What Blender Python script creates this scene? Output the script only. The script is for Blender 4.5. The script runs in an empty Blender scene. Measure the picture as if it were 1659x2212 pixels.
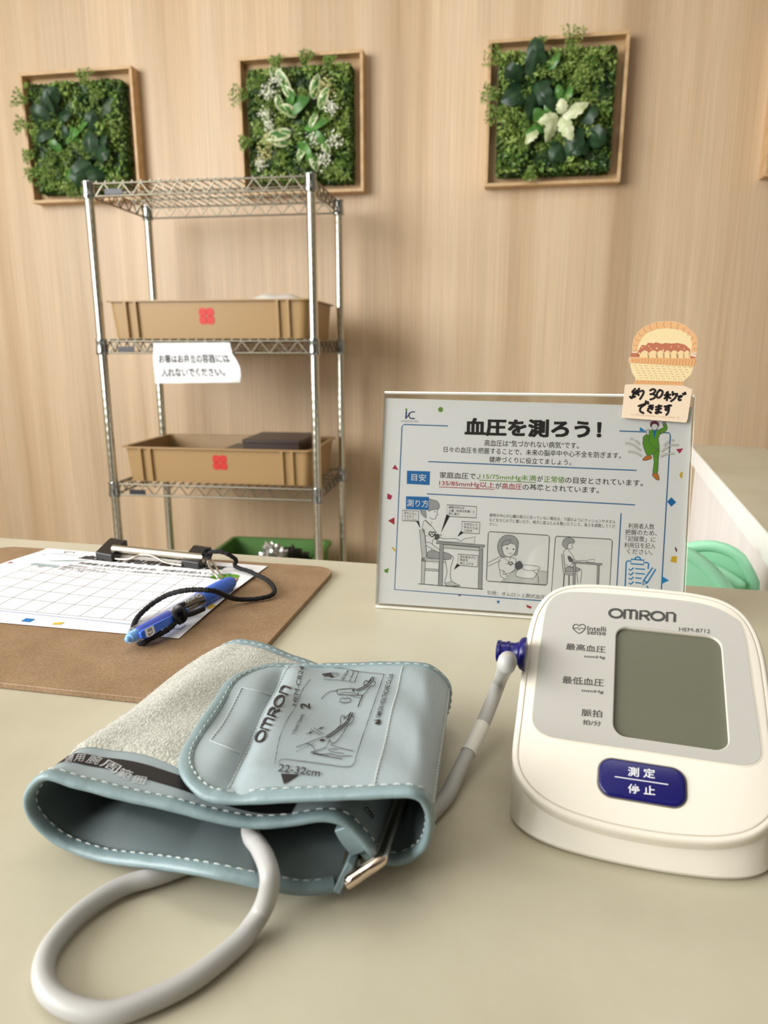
import bpy, math, random
import numpy as np
from mathutils import Vector, Matrix, Euler

# ------------------------------------------------------------------ scene, camera, light
C = bpy.context.scene.collection
SC = bpy.context.scene
random.seed(7); RNG = np.random.default_rng(7)
CAM_H = 0.186                       # lens height above the table top (z = 0)
PITCH = math.atan(0.233)
F = 1537.0                          # focal length in pixels of the 1659 x 2212 frame
cam = bpy.data.cameras.new('camera'); camo = bpy.data.objects.new('camera', cam); C.objects.link(camo)
camo.location = (0, 0, CAM_H); camo.rotation_euler = (math.pi / 2 - PITCH, 0, 0)
cam.sensor_fit = 'VERTICAL'; cam.sensor_height = 24; cam.lens = 24 * F / 2212
cam.clip_start = 0.01; cam.clip_end = 50
cam.dof.use_dof = True; cam.dof.focus_distance = 0.40; cam.dof.aperture_fstop = cam.lens / 1.7
SC.camera = camo

W = bpy.data.worlds.new('world'); SC.world = W; W.use_nodes = True
W.node_tree.nodes['Background'].inputs[0].default_value = (0.93, 0.96, 1.0, 1)
W.node_tree.nodes['Background'].inputs[1].default_value = 0.5

def area(name, loc, target, sx, sy, power, col):
    l = bpy.data.lights.new(name, 'AREA'); l.shape = 'RECTANGLE'; l.size = sx; l.size_y = sy; l.energy = power; l.color = col
    o = bpy.data.objects.new(name, l); C.objects.link(o); o.location = loc
    o.rotation_euler = (Vector(target) - Vector(loc)).to_track_quat('-Z', 'Y').to_euler()
    return o
# daylight through the big window in the left wall
area('window_daylight', (-2.62, -0.35, 0.98), (0.0, 0.75, 0.1), 2.7, 1.6, 116, (0.99, 1.0, 0.98))
# added fill lamp above the table, to balance the light from above
area('added_overhead_fill', (0.1, 0.55, 1.80), (0.1, 0.55, 0.0), 1.2, 0.5, 5, (1.0, 1.0, 0.97))

SC.view_settings.view_transform = 'Standard'; SC.view_settings.look = 'None'
SC.view_settings.gamma = 1; SC.view_settings.use_curve_mapping = False
SC.view_settings.exposure = 0.52
SC.cycles.max_bounces = 10; SC.cycles.transparent_max_bounces = 16

# ------------------------------------------------------------------ geometry helpers
FWD = np.array([0, math.cos(PITCH), -math.sin(PITCH)]); UPV = np.array([0, math.sin(PITCH), math.cos(PITCH)])
CAMP = np.array([0, 0, CAM_H])
def ray(px, py):
    return np.array([1, 0, 0]) * ((px - 829.5) / F) + UPV * ((1106 - py) / F) + FWD
def at(px, py, z=0.0):
    r = ray(px, py); return CAMP + r * ((z - CAM_H) / r[2])
def at_y(px, py, y):
    r = ray(px, py); return CAMP + r * (y / r[1])
def proj(P):
    P = np.asarray(P, float) - CAMP; d = P @ FWD
    return np.stack([829.5 + F * P[..., 0] / d, 1106 - F * (P @ UPV) / d], -1)
class Plane:
    """a plane with origin o and in-plane axes U, V (unit); N points to the viewer"""
    def __init__(s, o, U, V):
        s.o = np.array(o, float); s.U = np.array(U, float); s.V = np.array(V, float); s.N = np.cross(s.U, s.V)
    def px(s, x, y):
        r = ray(x, y); t = np.dot(s.N, s.o - CAMP) / np.dot(s.N, r); P = CAMP + r * t - s.o
        return (float(P @ s.U), float(P @ s.V))
    def P(s, u, v, n=0.0):
        return s.o + s.U * u + s.V * v + s.N * n

def lin(c):
    return tuple(((x / 255) / 12.92 if x / 255 <= 0.04045 else ((x / 255 + 0.055) / 1.055) ** 2.4) for x in c)

class MB:
    def __init__(s): s.v = []; s.f = []; s.m = []
    def add(s, verts, faces, mi=0):
        b = len(s.v); s.v += [tuple(map(float, p)) for p in verts]
        for f in faces: s.f.append(tuple(i + b for i in f)); s.m.append(mi)
    def box(s, c, d, mi=0, R=None):
        x, y, z = d[0] / 2, d[1] / 2, d[2] / 2
        vs = [Vector(p) for p in ((-x, -y, -z), (x, -y, -z), (x, y, -z), (-x, y, -z), (-x, -y, z), (x, -y, z), (x, y, z), (-x, y, z))]
        if R is not None: vs = [R @ p for p in vs]
        s.add([p + Vector(c) for p in vs], [(0, 3, 2, 1), (4, 5, 6, 7), (0, 1, 5, 4), (1, 2, 6, 5), (2, 3, 7, 6), (3, 0, 4, 7)], mi)
    def rings(s, rings, mi=0, cap0=True, cap1=True, closed=True):
        n = len(rings[0]); vs = [p for r in rings for p in r]; fs = []
        for k in range(len(rings) - 1):
            for i in range(n if closed else n - 1):
                j = (i + 1) % n; fs.append((k * n + i, k * n + j, (k + 1) * n + j, (k + 1) * n + i))
        if cap0: fs.append(tuple(range(n - 1, -1, -1)))
        if cap1: fs.append(tuple((len(rings) - 1) * n + i for i in range(n)))
        s.add(vs, fs, mi)
    def prism(s, outline, z0, z1, mi=0):
        s.rings([[(x, y, z0) for x, y in outline], [(x, y, z1) for x, y in outline]], mi)
    def tube(s, path, r, n=10, mi=0, cap=True, sx=1.0, up=None):
        path = [Vector(p) for p in path]; N = len(path)
        rs = r if hasattr(r, '__len__') else [r] * N
        rings = []; prev = None
        for i, p in enumerate(path):
            t = (path[min(i + 1, N - 1)] - path[max(i - 1, 0)]).normalized()
            if prev is None:
                a = Vector(up) if up is not None else (Vector((0, 0, 1)) if abs(t.z) < 0.9 else Vector((1, 0, 0)))
            else: a = prev
            a = (a - t * a.dot(t)).normalized(); b = t.cross(a); prev = a
            rings.append([p + (a * math.cos(q) + b * math.sin(q) * sx) * rs[i] for q in (2 * math.pi * k / n for k in range(n))])
        s.rings(rings, mi, cap, cap)
    def lathe(s, p0, axis, prof, n=24, mi=0):
        """prof: list of (distance along axis, radius)"""
        ax = Vector(axis).normalized(); a = Vector((0, 0, 1)) if abs(ax.z) < 0.9 else Vector((1, 0, 0))
        a = (a - ax * a.dot(ax)).normalized(); b = ax.cross(a); p0 = Vector(p0)
        s.rings([[p0 + ax * d + (a * math.cos(q) + b * math.sin(q)) * max(r, 1e-5) for q in (2 * math.pi * k / n for k in range(n))] for d, r in prof], mi)
    def grid(s, G, mi=0, flip=False):
        G = np.asarray(G); a, b = G.shape[:2]; fs = []
        for i in range(a - 1):
            for j in range(b - 1):
                q = (i * b + j, i * b + j + 1, (i + 1) * b + j + 1, (i + 1) * b + j); fs.append(q[::-1] if flip else q)
        s.add(G.reshape(-1, 3), fs, mi)
    def build(s, name, mats, parent=None, smooth=None, bevel=0, seg=2, xf=None):
        me = bpy.data.meshes.new(name); me.from_pydata(s.v, [], s.f)
        for m in (mats if isinstance(mats, (list, tuple)) else [mats]): me.materials.append(m)
        me.polygons.foreach_set('material_index', s.m); me.update()
        if smooth is not None:
            me.polygons.foreach_set('use_smooth', [True] * len(me.polygons))
            me.set_sharp_from_angle(angle=math.radians(smooth))
        o = bpy.data.objects.new(name, me); C.objects.link(o)
        if parent is not None: o.parent = parent
        if bevel:
            b = o.modifiers.new('bevel', 'BEVEL'); b.width = bevel; b.segments = seg; b.limit_method = 'ANGLE'; b.angle_limit = math.radians(50)
        return o

def empty(name, loc=(0, 0, 0), rz=0.0):
    o = bpy.data.objects.new(name, None); C.objects.link(o); o.location = loc; o.rotation_euler = (0, 0, rz); o.empty_display_size = 0.02; return o
def tag(o, label, cat, group=None, kind=None):
    o['label'] = label; o['category'] = cat
    if group: o['group'] = group
    if kind: o['kind'] = kind
    return o
def struct(o): o['kind'] = 'structure'; return o

def spline(pts, n, closed=False):
    """Catmull-Rom through pts, n samples even in arc length"""
    P = np.array(pts, float); m = len(P)
    idx = (lambda i: i % m) if closed else (lambda i: min(max(i, 0), m - 1))
    out = []
    for i in range(m if closed else m - 1):
        a, b, c, d = (P[idx(i + k)] for k in (-1, 0, 1, 2))
        for t in np.linspace(0, 1, 24, endpoint=False):
            out.append(0.5 * (2 * b + (c - a) * t + (2 * a - 5 * b + 4 * c - d) * t * t + (3 * b - a - 3 * c + d) * t ** 3))
    out.append(P[0] if closed else P[-1]); out = np.array(out)
    L = np.r_[0, np.cumsum(np.linalg.norm(np.diff(out, axis=0), axis=1))]
    q = np.linspace(0, L[-1], n + 1)[:-1] if closed else np.linspace(0, L[-1], n)
    return np.stack([np.interp(q, L, out[:, k]) for k in range(P.shape[1])], 1)
def rrect(x0, y0, x1, y1, r, n=6):
    out = []
    for cx, cy, a in ((x1 - r, y0 + r, -90), (x1 - r, y1 - r, 0), (x0 + r, y1 - r, 90), (x0 + r, y0 + r, 180)):
        for k in range(n + 1):
            q = math.radians(a + 90 * k / n); out.append((cx + r * math.cos(q), cy + r * math.sin(q)))
    return out
def inset(pts, d):
    P = np.array(pts, float); t = np.roll(P, -1, 0) - np.roll(P, 1, 0); t /= np.linalg.norm(t, axis=1)[:, None]
    return P + np.stack([-t[:, 1], t[:, 0]], 1) * d       # counter-clockwise outline: inwards

# ------------------------------------------------------------------ flat printing (lettering and drawings)
_TC = {}
def text_mesh(body, bold=0.0):
    k = (body, bold)
    if k not in _TC:
        c = bpy.data.curves.new('lettering', 'FONT'); c.body = body; c.offset = bold; c.resolution_u = 3
        o = bpy.data.objects.new('lettering', c); C.objects.link(o)
        dg = bpy.context.evaluated_depsgraph_get(); m = bpy.data.meshes.new_from_object(o.evaluated_get(dg))
        v = np.array([x.co[:2] for x in m.vertices]); f = [tuple(p.vertices) for p in m.polygons]
        bpy.data.objects.remove(o); bpy.data.curves.remove(c); bpy.data.meshes.remove(m); _TC[k] = (v, f)
    return _TC[k]
class Art:
    """printed marks collected in the 2-D coordinates of a sheet; conv turns input points into those"""
    def __init__(s, conv=None): s.v = []; s.f = []; s.m = []; s.z = []; s.conv = conv or (lambda x, y: (x, y)); s.lay = 0
    def pts(s, P): return [s.conv(*p) for p in P]
    def put(s, v, f, m, z):
        b = len(s.v); s.v += [tuple(p) for p in v]; s.z += [z] * len(v)
        for q in f: s.f.append(tuple(i + b for i in q)); s.m.append(m)
    def poly(s, P, m, z=1):
        Q = s.pts(P); A = sum(Q[i - 1][0] * Q[i][1] - Q[i][0] * Q[i - 1][1] for i in range(len(Q)))
        if A < 0: Q = Q[::-1]
        s.put(Q, [tuple(range(len(Q)))], m, z)
    def dot(s, c, r, m, z=1, ry=None):
        s.poly([(c[0] + r * math.cos(a), c[1] + (ry or r) * math.sin(a)) for a in np.linspace(0, 2 * math.pi, 17)[:-1]], m, z)
    def line(s, P, w, m, z=2, closed=False, raw=False, curve=0):
        if curve: P = spline(P, curve, closed)
        Q = np.array(P if raw else s.pts(P), float)
        if closed: t = np.roll(Q, -1, 0) - np.roll(Q, 1, 0)
        else: t = np.gradient(Q, axis=0)
        t /= np.linalg.norm(t, axis=1)[:, None] + 1e-12; n = np.stack([-t[:, 1], t[:, 0]], 1) * w / 2
        if not closed and len(Q) > 2:
            pass
        k = len(Q); v = list(Q - n) + list(Q + n)
        f = [(i, (i + 1) % k, (i + 1) % k + k, i + k) for i in range(k if closed else k - 1)]
        s.put(v, f, m, z)
    def out(s, P, w, m, z=2): s.line(P, w, m, z, closed=True)
    def text(s, body, bl, br, tl, m, z=2, bold=0.0, asc=0.78):
        """bl-br is the baseline, tl the top left corner of the glyph boxes"""
        v, f = text_mesh(body, bold)
        if not len(v): return
        if bold > .02:
            for k in (-1, 1):
                e = bold * .62 * k * (br[0] - bl[0]) / (v[:, 0].max() - v[:, 0].min()); g = bold * .62 * k * (tl[1] - bl[1])
                for dx, dy in ((e, g), (e, -g)):
                    s.text(body, (bl[0] + dx, bl[1] + dy), (br[0] + dx, br[1] + dy), (tl[0] + dx, tl[1] + dy), m, z + k * .2 + (.1 if dy == g else 0), .02)
            return
        a, b, c = (np.array(s.conv(*p)) for p in (bl, br, tl))
        x0, x1, = v[:, 0].min(), v[:, 0].max(); y0, y1 = v[:, 1].min(), v[:, 1].max()
        if any(ord(ch) > 0x2000 for ch in body): y0, y1 = min(y0, -0.08), max(y1, 0.84)
        q = a + np.outer((v[:, 0] - x0) / (x1 - x0), b - a) + np.outer((v[:, 1] - y0) / (y1 - y0), c - a)
        s.put(q, f, m, z)
    def into(s, mb, fn, step=0.00006, m0=0):
        mb.add([fn(p[0], p[1], z * step) for p, z in zip(s.v, s.z)], s.f, 0)
        mb.m[-len(s.f):] = [m + m0 for m in s.m]

# ------------------------------------------------------------------ materials
def mat(name, col, rough=0.5, metal=0.0, **kw):
    m = bpy.data.materials.new(name); m.use_nodes = True; b = m.node_tree.nodes['Principled BSDF']
    b.inputs['Base Color'].default_value = (*lin(col), 1); b.inputs['Roughness'].default_value = rough; b.inputs['Metallic'].default_value = metal
    for k, v in kw.items(): b.inputs[k.replace('_', ' ')].default_value = v
    return m
def nodes(m): return m.node_tree.nodes, m.node_tree.links, m.node_tree.nodes['Principled BSDF']
def mapping(m, scale=(1, 1, 1), rot=(0, 0, 0), coord='Object'):
    N, L, B = nodes(m); tc = N.new('ShaderNodeTexCoord'); mp = N.new('ShaderNodeMapping'); mp.inputs['Scale'].default_value = scale; mp.inputs['Rotation'].default_value = rot
    L.new(tc.outputs[coord], mp.inputs[0]); return mp.outputs[0]
def noise(m, vec, scale, detail=4, rough=0.5):
    N, L, B = nodes(m); t = N.new('ShaderNodeTexNoise'); t.inputs['Scale'].default_value = scale; t.inputs['Detail'].default_value = detail; t.inputs['Roughness'].default_value = rough
    L.new(vec, t.inputs['Vector']); return t.outputs[0]
def ramp(m, fac, stops):
    N, L, B = nodes(m); r = N.new('ShaderNodeValToRGB'); e = r.color_ramp.elements
    while len(e) < len(stops): e.new(0.5)
    for i, (p, c) in enumerate(stops): e[i].position = p; e[i].color = (*lin(c), 1)
    L.new(fac, r.inputs[0]); return r.outputs[0]
def mix(m, a, b, fac, mode='MIX'):
    N, L, B = nodes(m); x = N.new('ShaderNodeMix'); x.data_type = 'RGBA'; x.blend_type = mode
    for s, v in ((x.inputs[6], a), (x.inputs[7], b), (x.inputs[0], fac)):
        if hasattr(v, 'is_linked'): L.new(v, s)
        else: s.default_value = v
    return x.outputs[2]
def bump(m, h, strength=0.3, dist=0.001):
    N, L, B = nodes(m); b = N.new('ShaderNodeBump'); b.inputs['Strength'].default_value = strength; b.inputs['Distance'].default_value = dist
    L.new(h, b.inputs['Height']); L.new(b.outputs[0], B.inputs['Normal'])
def setcol(m, c): nodes(m)[1].new(c, nodes(m)[2].inputs['Base Color'])

M = {}
def clear(name, tint, refl=0.06, rough=0.03):
    """thin clear plastic: lets light straight through, with a little gloss"""
    m = bpy.data.materials.new(name); m.use_nodes = True; N, L = m.node_tree.nodes, m.node_tree.links; N.clear()
    o = N.new('ShaderNodeOutputMaterial'); t = N.new('ShaderNodeBsdfTransparent'); t.inputs[0].default_value = (*lin(tint), 1)
    g = N.new('ShaderNodeBsdfGlossy'); g.inputs['Roughness'].default_value = rough; x = N.new('ShaderNodeMixShader')
    lw = N.new('ShaderNodeLayerWeight'); lw.inputs[0].default_value = 0.3
    mr = N.new('ShaderNodeMapRange'); mr.inputs[3].default_value = refl; mr.inputs[4].default_value = 0.6
    L.new(lw.outputs[1], mr.inputs[0]); L.new(mr.outputs[0], x.inputs[0]); L.new(t.outputs[0], x.inputs[1]); L.new(g.outputs[0], x.inputs[2]); L.new(x.outputs[0], o.inputs[0])
    return m
def make_materials():
    m = M['wood_wall'] = mat('pale_wood_panel', (214, 180, 146), 0.45)
    v1 = mapping(m, (1, 1, 0.022)); v2 = mapping(m, (1, 1, 0.008))
    a = ramp(m, noise(m, v1, 9, 5, 0.6), [(0.3, (208, 176, 138)), (0.48, (224, 194, 158)), (0.62, (232, 205, 171)), (0.75, (216, 186, 149))])
    g = ramp(m, noise(m, v2, 260, 3, 0.6), [(0.3, (205, 205, 205)), (0.65, (255, 255, 255))])
    p = ramp(m, noise(m, v2, 4.2, 2, 0.5), [(0.38, (225, 222, 218)), (0.6, (255, 255, 255))])
    setcol(m, mix(m, mix(m, a, g, 0.55, 'MULTIPLY'), p, 0.8, 'MULTIPLY')); bump(m, noise(m, v2, 300), 0.12, 0.0005)
    m = M['frame_wood'] = mat('frame_wood', (205, 168, 122), 0.5)
    setcol(m, ramp(m, noise(m, mapping(m, (3, 3, 3)), 12, 6), [(0.3, (196, 158, 112)), (0.7, (216, 182, 138))]))
    m = M['frame_back'] = mat('frame_back_board', (196, 164, 122), 0.6)
    m = M['laminate'] = mat('beige_laminate', (196, 187, 160), 0.3)
    v = mapping(m); n = noise(m, v, 5, 6, 0.62)
    setcol(m, ramp(m, n, [(0.28, (180, 172, 149)), (0.5, (193, 186, 164)), (0.72, (201, 195, 175))])); bump(m, noise(m, v, 900, 2), 0.03, 0.0003)
    M['laminate_edge'] = mat('pale_edge_band', (214, 208, 184), 0.35)
    M['white_edge'] = mat('white_edge_band', (250, 250, 248), 0.4)
    m = M['white_panel'] = mat('white_panel', (226, 218, 216), 0.5)
    setcol(m, ramp(m, noise(m, mapping(m, (6, 6, 1)), 4, 4), [(0.3, (232, 226, 223)), (0.7, (244, 240, 238))]))
    m = M['floor'] = mat('grey_floor', (150, 140, 128), 0.5); setcol(m, ramp(m, noise(m, mapping(m), 3, 5), [(0.3, (140, 130, 118)), (0.7, (160, 150, 138))]))
    M['paint'] = mat('white_paint', (225, 222, 215), 0.7)
    M['dim_paint'] = mat('dim_grey_paint', (150, 144, 136), 0.8); M['window_frame'] = mat('window_metal', (190, 190, 190), 0.4, 0.6)
    M['glass'] = clear('window_glass', (250, 252, 252), 0.04)
    # monitor
    M['shell'] = mat('warm_white_plastic', (226, 219, 205), 0.38)
    M['panel'] = mat('grey_panel_plastic', (176, 173, 166), 0.3)
    M['panel_edge'] = mat('pale_panel_edge', (222, 214, 196), 0.4)
    M['lcd'] = mat('dark_display_glass', (98, 98, 82), 0.16)
    M['ink_grey'] = mat('grey_print', (58, 56, 55), 0.5)
    M['navy'] = mat('navy_plastic', (8, 6, 92), 0.28)
    M['white_ink'] = mat('white_print', (232, 232, 236), 0.5)
    M['seam'] = mat('seam_shadow_gap', (120, 112, 98), 0.7)
    # cuff
    m = M['fabric'] = mat('grey_blue_nylon', (164, 180, 184), 0.36, 0.0, Sheen_Weight=0.25)
    N, L, B = nodes(m); tc = N.new('ShaderNodeTexCoord'); mp = N.new('ShaderNodeMapping'); mp.inputs['Scale'].default_value = (1, 1, 1)
    L.new(tc.outputs['UV'], mp.inputs[0])
    w1 = N.new('ShaderNodeTexWave'); w1.inputs['Scale'].default_value = 640; w1.bands_direction = 'X'; L.new(mp.outputs[0], w1.inputs[0])
    w2 = N.new('ShaderNodeTexWave'); w2.inputs['Scale'].default_value = 640; w2.bands_direction = 'Y'; L.new(mp.outputs[0], w2.inputs[0])
    ad = N.new('ShaderNodeMath'); ad.operation = 'ADD'; L.new(w1.outputs[1], ad.inputs[0]); L.new(w2.outputs[1], ad.inputs[1])
    bump(m, ad.outputs[0], 0.45, 0.0004)
    setcol(m, ramp(m, ad.outputs[0], [(0.0, (122, 138, 143)), (1.0, (158, 173, 177))]))
    m = M['binding'] = mat('blue_grey_binding', (126, 146, 150), 0.42); bump(m, noise(m, mapping(m), 160, 3), 0.25, 0.0015)
    M['thread'] = mat('pale_thread', (196, 200, 196), 0.7)
    m = M['velcro'] = mat('pale_loop_pile', (186, 184, 170), 0.85, Sheen_Weight=0.6)
    v = mapping(m); setcol(m, ramp(m, noise(m, v, 700, 3), [(0.3, (156, 154, 140)), (0.7, (205, 203, 190))])); bump(m, noise(m, v, 1100, 3), 0.8, 0.0012)
    M['fibre'] = mat('pale_fibre', (206, 204, 194), 0.7, Sheen_Weight=0.5)
    M['black_ink'] = mat('black_print', (24, 22, 24), 0.5)
    M['silver_ink'] = mat('silver_print', (190, 192, 192), 0.4)
    M['chrome'] = mat('chrome', (225, 222, 215), 0.12, 1.0)
    M['shaded_inside'] = mat('dark_grey_shaded_inside', (92, 104, 105), 0.6); M['brass'] = mat('pale_gold_metal', (228, 208, 192), 0.12, 1.0)  # cuff's inner side coloured darker for the shade inside the roll
    M['hose'] = mat('pale_grey_rubber', (176, 174, 171), 0.45)
    M['hose_band'] = mat('white_sleeve', (222, 220, 212), 0.4)
    # stationery
    m = M['mdf'] = mat('brown_hardboard', (176, 136, 96), 0.55)
    v = mapping(m); setcol(m, mix(m, ramp(m, noise(m, v, 30, 6, 0.7), [(0.3, (148, 120, 89)), (0.7, (170, 142, 110))]), ramp(m, noise(m, v, 900, 2, 0.6), [(0.35, (190, 170, 150)), (0.68, (255, 255, 255))]), 0.6, 'MULTIPLY'))
    bump(m, noise(m, v, 700, 3), 0.15, 0.0004)
    m = M['paper'] = mat('white_paper', (242, 242, 245), 0.6); bump(m, noise(m, mapping(m), 60, 3), 0.08, 0.001)
    M['steel'] = mat('brushed_steel', (176, 168, 154), 0.28, 1.0)
    M['black_plastic'] = mat('black_plastic', (22, 21, 22), 0.4)
    m = M['cord'] = mat('black_yarn', (16, 15, 17), 0.85); bump(m, noise(m, mapping(m), 900, 2), 0.6, 0.001)
    M['pen_blue'] = mat('blue_rubber_grip', (58, 112, 222), 0.35)
    M['pen_deep'] = mat('deep_blue_plastic', (52, 104, 222), 0.2)
    M['pen_sky'] = mat('sky_blue_plastic', (128, 182, 238), 0.15)
    M['pen_clear'] = clear('clear_blue_barrel', (236, 243, 254), 0.1)
    M['pen_black'] = mat('black_ink_tube', (30, 32, 38), 0.3)
    M['acrylic'] = clear('clear_acrylic', (246, 246, 244), 0.03)
    M['lit_acrylic'] = mat('acrylic_edge_lit', (250, 248, 240), 0.2)  # whitish colour stands for the light that clear edges catch
    for n, c in dict(p_black=(32, 30, 32), p_grey=(168, 168, 172), p_mid=(96, 96, 100), p_light=(205, 206, 206), p_blue=(16, 112, 184), p_line=(60, 116, 168), p_sky=(20, 140, 208), p_green=(108, 156, 46), p_suit=(98, 160, 40),
                     p_red=(176, 34, 52), p_crimson=(178, 36, 84), p_yellow=(222, 184, 44), p_navy=(32, 58, 112), p_hair=(120, 36, 66), p_orange=(206, 124, 40), p_white=(236, 236, 238), p_tan=(150, 130, 104), p_teal=(110, 150, 160)).items():
        M[n] = mat('print_' + n[2:], c, 0.55)
    M['card'] = mat('peach_card', (226, 204, 178), 0.55)
    for n, c in dict(c_handle=(222, 172, 122), c_cream=(230, 208, 160), c_jam=(182, 108, 80), c_bread=(228, 200, 150), c_rim=(218, 164, 110), c_line=(168, 112, 72), c_faint=(206, 176, 152)).items():
        M[n] = mat('card_' + n[2:], c, 0.55)
    # shelf
    m = M['post'] = mat('chromed_post', (214, 210, 196), 0.2, 1.0)
    N, L, B = nodes(m); v = mapping(m); w = N.new('ShaderNodeTexWave'); w.inputs['Scale'].default_value = 13; w.bands_direction = 'Z'; L.new(v, w.inputs[0]); bump(m, w.outputs[1], 0.2, 0.001)
    M['wire'] = mat('chromed_wire', (138, 132, 118), 0.38, 1.0)
    M['collar'] = mat('collar_chrome', (176, 180, 180), 0.18, 1.0); M['dark_badge'] = mat('dark_badge', (40, 42, 48), 0.4)
    m = M['tray'] = mat('tan_tray_plastic', (168, 136, 92), 0.42); 
    M['red_mark'] = mat('red_mark', (204, 52, 46), 0.5)
    M['bento'] = mat('dark_brown_lacquer', (62, 48, 42), 0.35)
    M['bag'] = mat('milky_plastic', (226, 224, 218), 0.25)
    M['green_crate'] = mat('green_crate_plastic', (92, 138, 66), 0.5)
    M['foil'] = mat('silver_foil', (214, 212, 208), 0.25, 0.9)
    M['dark_bag'] = mat('dark_plastic_bag', (52, 46, 42), 0.35)
    M['mint'] = mat('mint_plastic', (164, 226, 188), 0.3)
    M['leg_metal'] = mat('grey_painted_metal', (150, 150, 148), 0.4, 0.5)
    # plants
    def leaf(n, c, c2, r=0.45):
        m = M[n] = mat('leaf_' + n[2:], c, r); v = mapping(m); setcol(m, ramp(m, noise(m, v, 40, 2), [(0.35, c), (0.65, c2)]))
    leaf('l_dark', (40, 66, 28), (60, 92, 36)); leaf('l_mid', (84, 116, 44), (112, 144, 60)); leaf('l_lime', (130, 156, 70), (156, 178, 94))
    leaf('l_ivy', (24, 50, 30), (44, 76, 44), 0.42); leaf('l_pale', (176, 190, 132), (222, 224, 190), 0.4); leaf('l_bright', (62, 110, 48), (92, 142, 64), 0.35)
    leaf('l_blossom', (226, 228, 206), (238, 238, 224)); leaf('l_bud', (196, 190, 118), (214, 206, 150))
make_materials()

# ------------------------------------------------------------------ the room
FLOOR = -0.72; CEIL = 1.86
WALL_M = -0.172; WALL_Y = 2.45; WALL_A = math.atan(WALL_M)
WU = np.array([math.cos(WALL_A), math.sin(WALL_A), 0]); WN = np.array([math.sin(WALL_A), -math.cos(WALL_A), 0])     # wall direction, and out of it into the room
def on_wall(u, z, out=0.0): return np.array([0, WALL_Y, 0]) + WU * u + WN * out + np.array([0, 0, z])
def wall_box(name, u0, u1, o0, o1, z0, z1, m):
    b = MB(); c = on_wall((u0 + u1) / 2, (z0 + z1) / 2, (o0 + o1) / 2)
    b.box((0, 0, 0), (u1 - u0, o1 - o0, z1 - z0)); o = b.build(name, m); o.location = c; o.rotation_euler = (0, 0, WALL_A); return struct(o)
wall_box('wall_back', -3.2, 3.6, -0.1, 0, FLOOR, CEIL, M['wood_wall'])
wall_box('baseboard_back', -2.6, 3.6, 0, 0.008, FLOOR, FLOOR + 0.06, M['frame_wood'])
b = MB(); b.box((0.4, -.55, FLOOR - 0.05), (7, 8, 0.1)); struct(b.build('floor', M['floor']))
b = MB(); b.box((0.4, -.55, CEIL + 0.05), (7, 8, 0.1)); struct(b.build('ceiling', M['paint']))
b = MB(); b.box((0.4, -4.45, (FLOOR + CEIL) / 2), (7, 0.1, CEIL - FLOOR)); struct(b.build('wall_front', M['dim_paint']))
b = MB(); b.box((3.1, -.6, (FLOOR + CEIL) / 2), (0.1, 7.8, CEIL - FLOOR)); struct(b.build('wall_right', M['dim_paint']))
WX = -2.5                                                            # left wall, with the window in it
b = MB(); y0, y1, z0, z1 = -1.75, 1.05, 0.15, 1.8
for (ya, yb, za, zb) in ((-4.5, y0, FLOOR, CEIL), (y1, 3.3, FLOOR, CEIL), (y0, y1, FLOOR, z0), (y0, y1, z1, CEIL)):
    b.box((WX - 0.05, (ya + yb) / 2, (za + zb) / 2), (0.1, yb - ya, zb - za))
struct(b.build('wall_left', M['paint']))
b = MB()
for (ya, yb, za, zb) in ((y0, y1, z0, z0 + .05), (y0, y1, z1 - .05, z1), (y0, y0 + .05, z0, z1), (y1 - .05, y1, z0, z1), ((y0 + y1) / 2 - .025, (y0 + y1) / 2 + .025, z0, z1)):
    b.box((WX - 0.05, (ya + yb) / 2, (za + zb) / 2), (0.06, yb - ya, zb - za))
wf = struct(b.build('window_1', M['window_frame']))

cl = empty('added_overhead_panel', (0.1, 0.55, CEIL)); tag(cl, 'added white panel over the table, unseen, for the overhead fill', 'added light')  # unseen panel, added to go with the overhead fill lamp
b = MB()
for c, d in (((0, .27, -.02), (1.28, .02, .04)), ((0, -.27, -.02), (1.28, .02, .04)), ((.63, 0, -.02), (.02, .56, .04)), ((-.63, 0, -.02), (.02, .56, .04))): b.box(c, d)
b.build('frame', M['paint'], cl)
b = MB(); b.box((0, 0, -.004), (1.26, .54, .004)); b.build('reflector', M['white_edge'], cl)

# ------------------------------------------------------------------ the table with the monitor, and the low partition at the right
TA = math.atan(-0.232)
TU = np.array([math.cos(TA), math.sin(TA), 0]); TN = np.array([-math.sin(TA), math.cos(TA), 0])
t = empty('table', (0, 0.599, FLOOR), TA)
tag(t, 'beige laminate table carrying the blood pressure monitor, cuff and clipboard', 'table')
TH = -FLOOR
b = MB(); b.box((-0.351, -0.36, TH - 0.0145), (1.338, 0.72, 0.029)); b.build('tabletop', M['laminate'], t, smooth=40, bevel=0.003, seg=3)
for x in (-0.98, 0.28):
    for y in (-0.68, -0.05):
        b = MB(); b.box((x, y, (TH - 0.029) / 2), (0.04, 0.04, TH - 0.029)); b.build('leg', M['leg_metal'], t, bevel=0.003)
b = MB(); b.box((-0.35, -0.05, TH - 0.06), (1.22, 0.02, 0.06)); b.build('apron', M['leg_metal'], t)

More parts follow.
